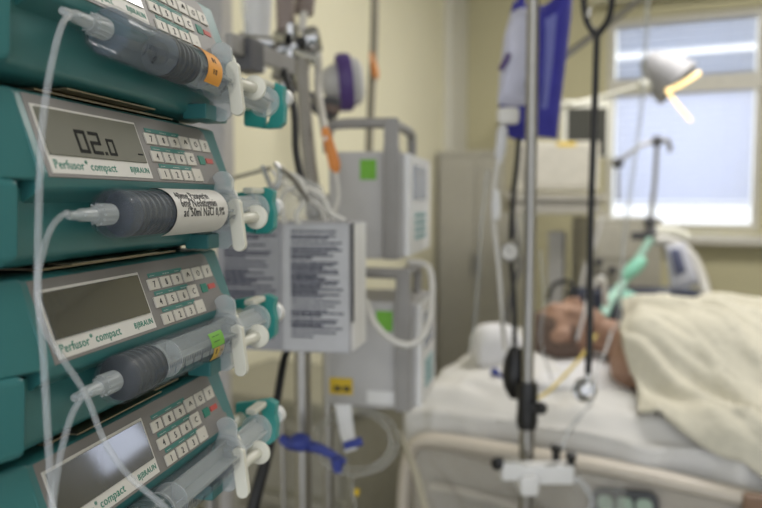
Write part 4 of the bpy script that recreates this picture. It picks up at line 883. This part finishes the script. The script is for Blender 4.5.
b = MB(); b.tube([HM @ Vector((.068, 0, .07)), HM @ Vector((.075, -.01, .12)), HM @ Vector((.11, -.02, .15)), at(606, 305, 2.1)], .008, 10); obj('airway_tube', b, whitet, pt, True)
loose('yellow_cable', [at(596, 335, 1.86), at(585, 352, 1.8), at(566, 374, 1.7), at(545, 394, 1.62), at(520, 405, 1.6)], .004, mat('cable_yellow', 'c9b35a', .5), 'thin yellow cable running from the neck across the sheet', 'cable')
loose('neck_line', [at(612, 330, 1.88), at(606, 350, 1.82), at(596, 372, 1.76), at(592, 400, 1.66), at(570, 428, 1.6), at(562, 450, 1.55)], .004, tubem, 'clear line running down from the neck over the sheet edge', 'tube')
b = MB(); b.ball(at(495, 372, 1.85), (.012, .010, .010)); b.tube([at(495, 372, 1.85), at(503, 378, 1.84)], .005, 8, smooth=1); lone('blue_cap', b, bluec, 'tiny blue cap lying below the folded pad', 'cap')

# blanket over the body
def blanket_fn(u, v):
    yn = 1.66 - .85 * min(u, .17)
    y = yn + v * (2.625 - yn)
    xl = -.150 - .10 * min(1, max(0, (y - 1.62) / .45)) + .012 * math.sin(y * 19)
    x = xl + (1.44 - xl) * u
    d = abs(y - 2.1); bulge = .168 * math.exp(-(d / .285) ** 4)
    bulge *= 1 - .22 * math.exp(-((x - xl) / .03) ** 2) * (1 if d < .3 else 0)
    zz = BZ + .040 + bulge
    n_ = fbm(x * .8 + y * .9, y * 1.5 - x * .5, 2.6, 4); rg = (1 - abs(fbm(x * 1.0 + y * 1.3, y * .5, 4.0, 21))) ** 5; r2 = (1 - abs(fbm(x * 1.4 + y * 1.1, y * .4 + 3, 6.5, 33))) ** 6
    zz += n_ * .012 + rg * .030 + r2 * .016 + .003
    over = BY0 + .015 - y
    if over > 0: zz -= over * .9; y = BY0 + .015 - .068 * (1 - math.exp(-over / .03))
    elif d > .2: y -= rg * .012
    return (x, y, zz)
b = grid(blanket_fn, 190, 110, -.006); lone('blanket', b, blank, 'cream wool blanket with folds over the patient', 'blanket', angle=180)

def film_fn(u, v):
    x = -.60 + .44 * u; zz = .50 + .29 * v
    y = RY - .050 - .010 * fbm(x * 2 + zz, zz * 1.2, 6, 3) - .014 * (1 - abs(fbm(x + zz * .8, zz, 7, 12))) ** 5
    return (x, y, zz + .01 * math.sin(x * 20))
b = grid(film_fn, 60, 40, -.0006); lone('plastic_cover', b, clear('plastic_film', 'c9c9c4', .08, .12, .3), 'crumpled clear plastic cover hanging over the side rail at the head end', 'cover', angle=180)
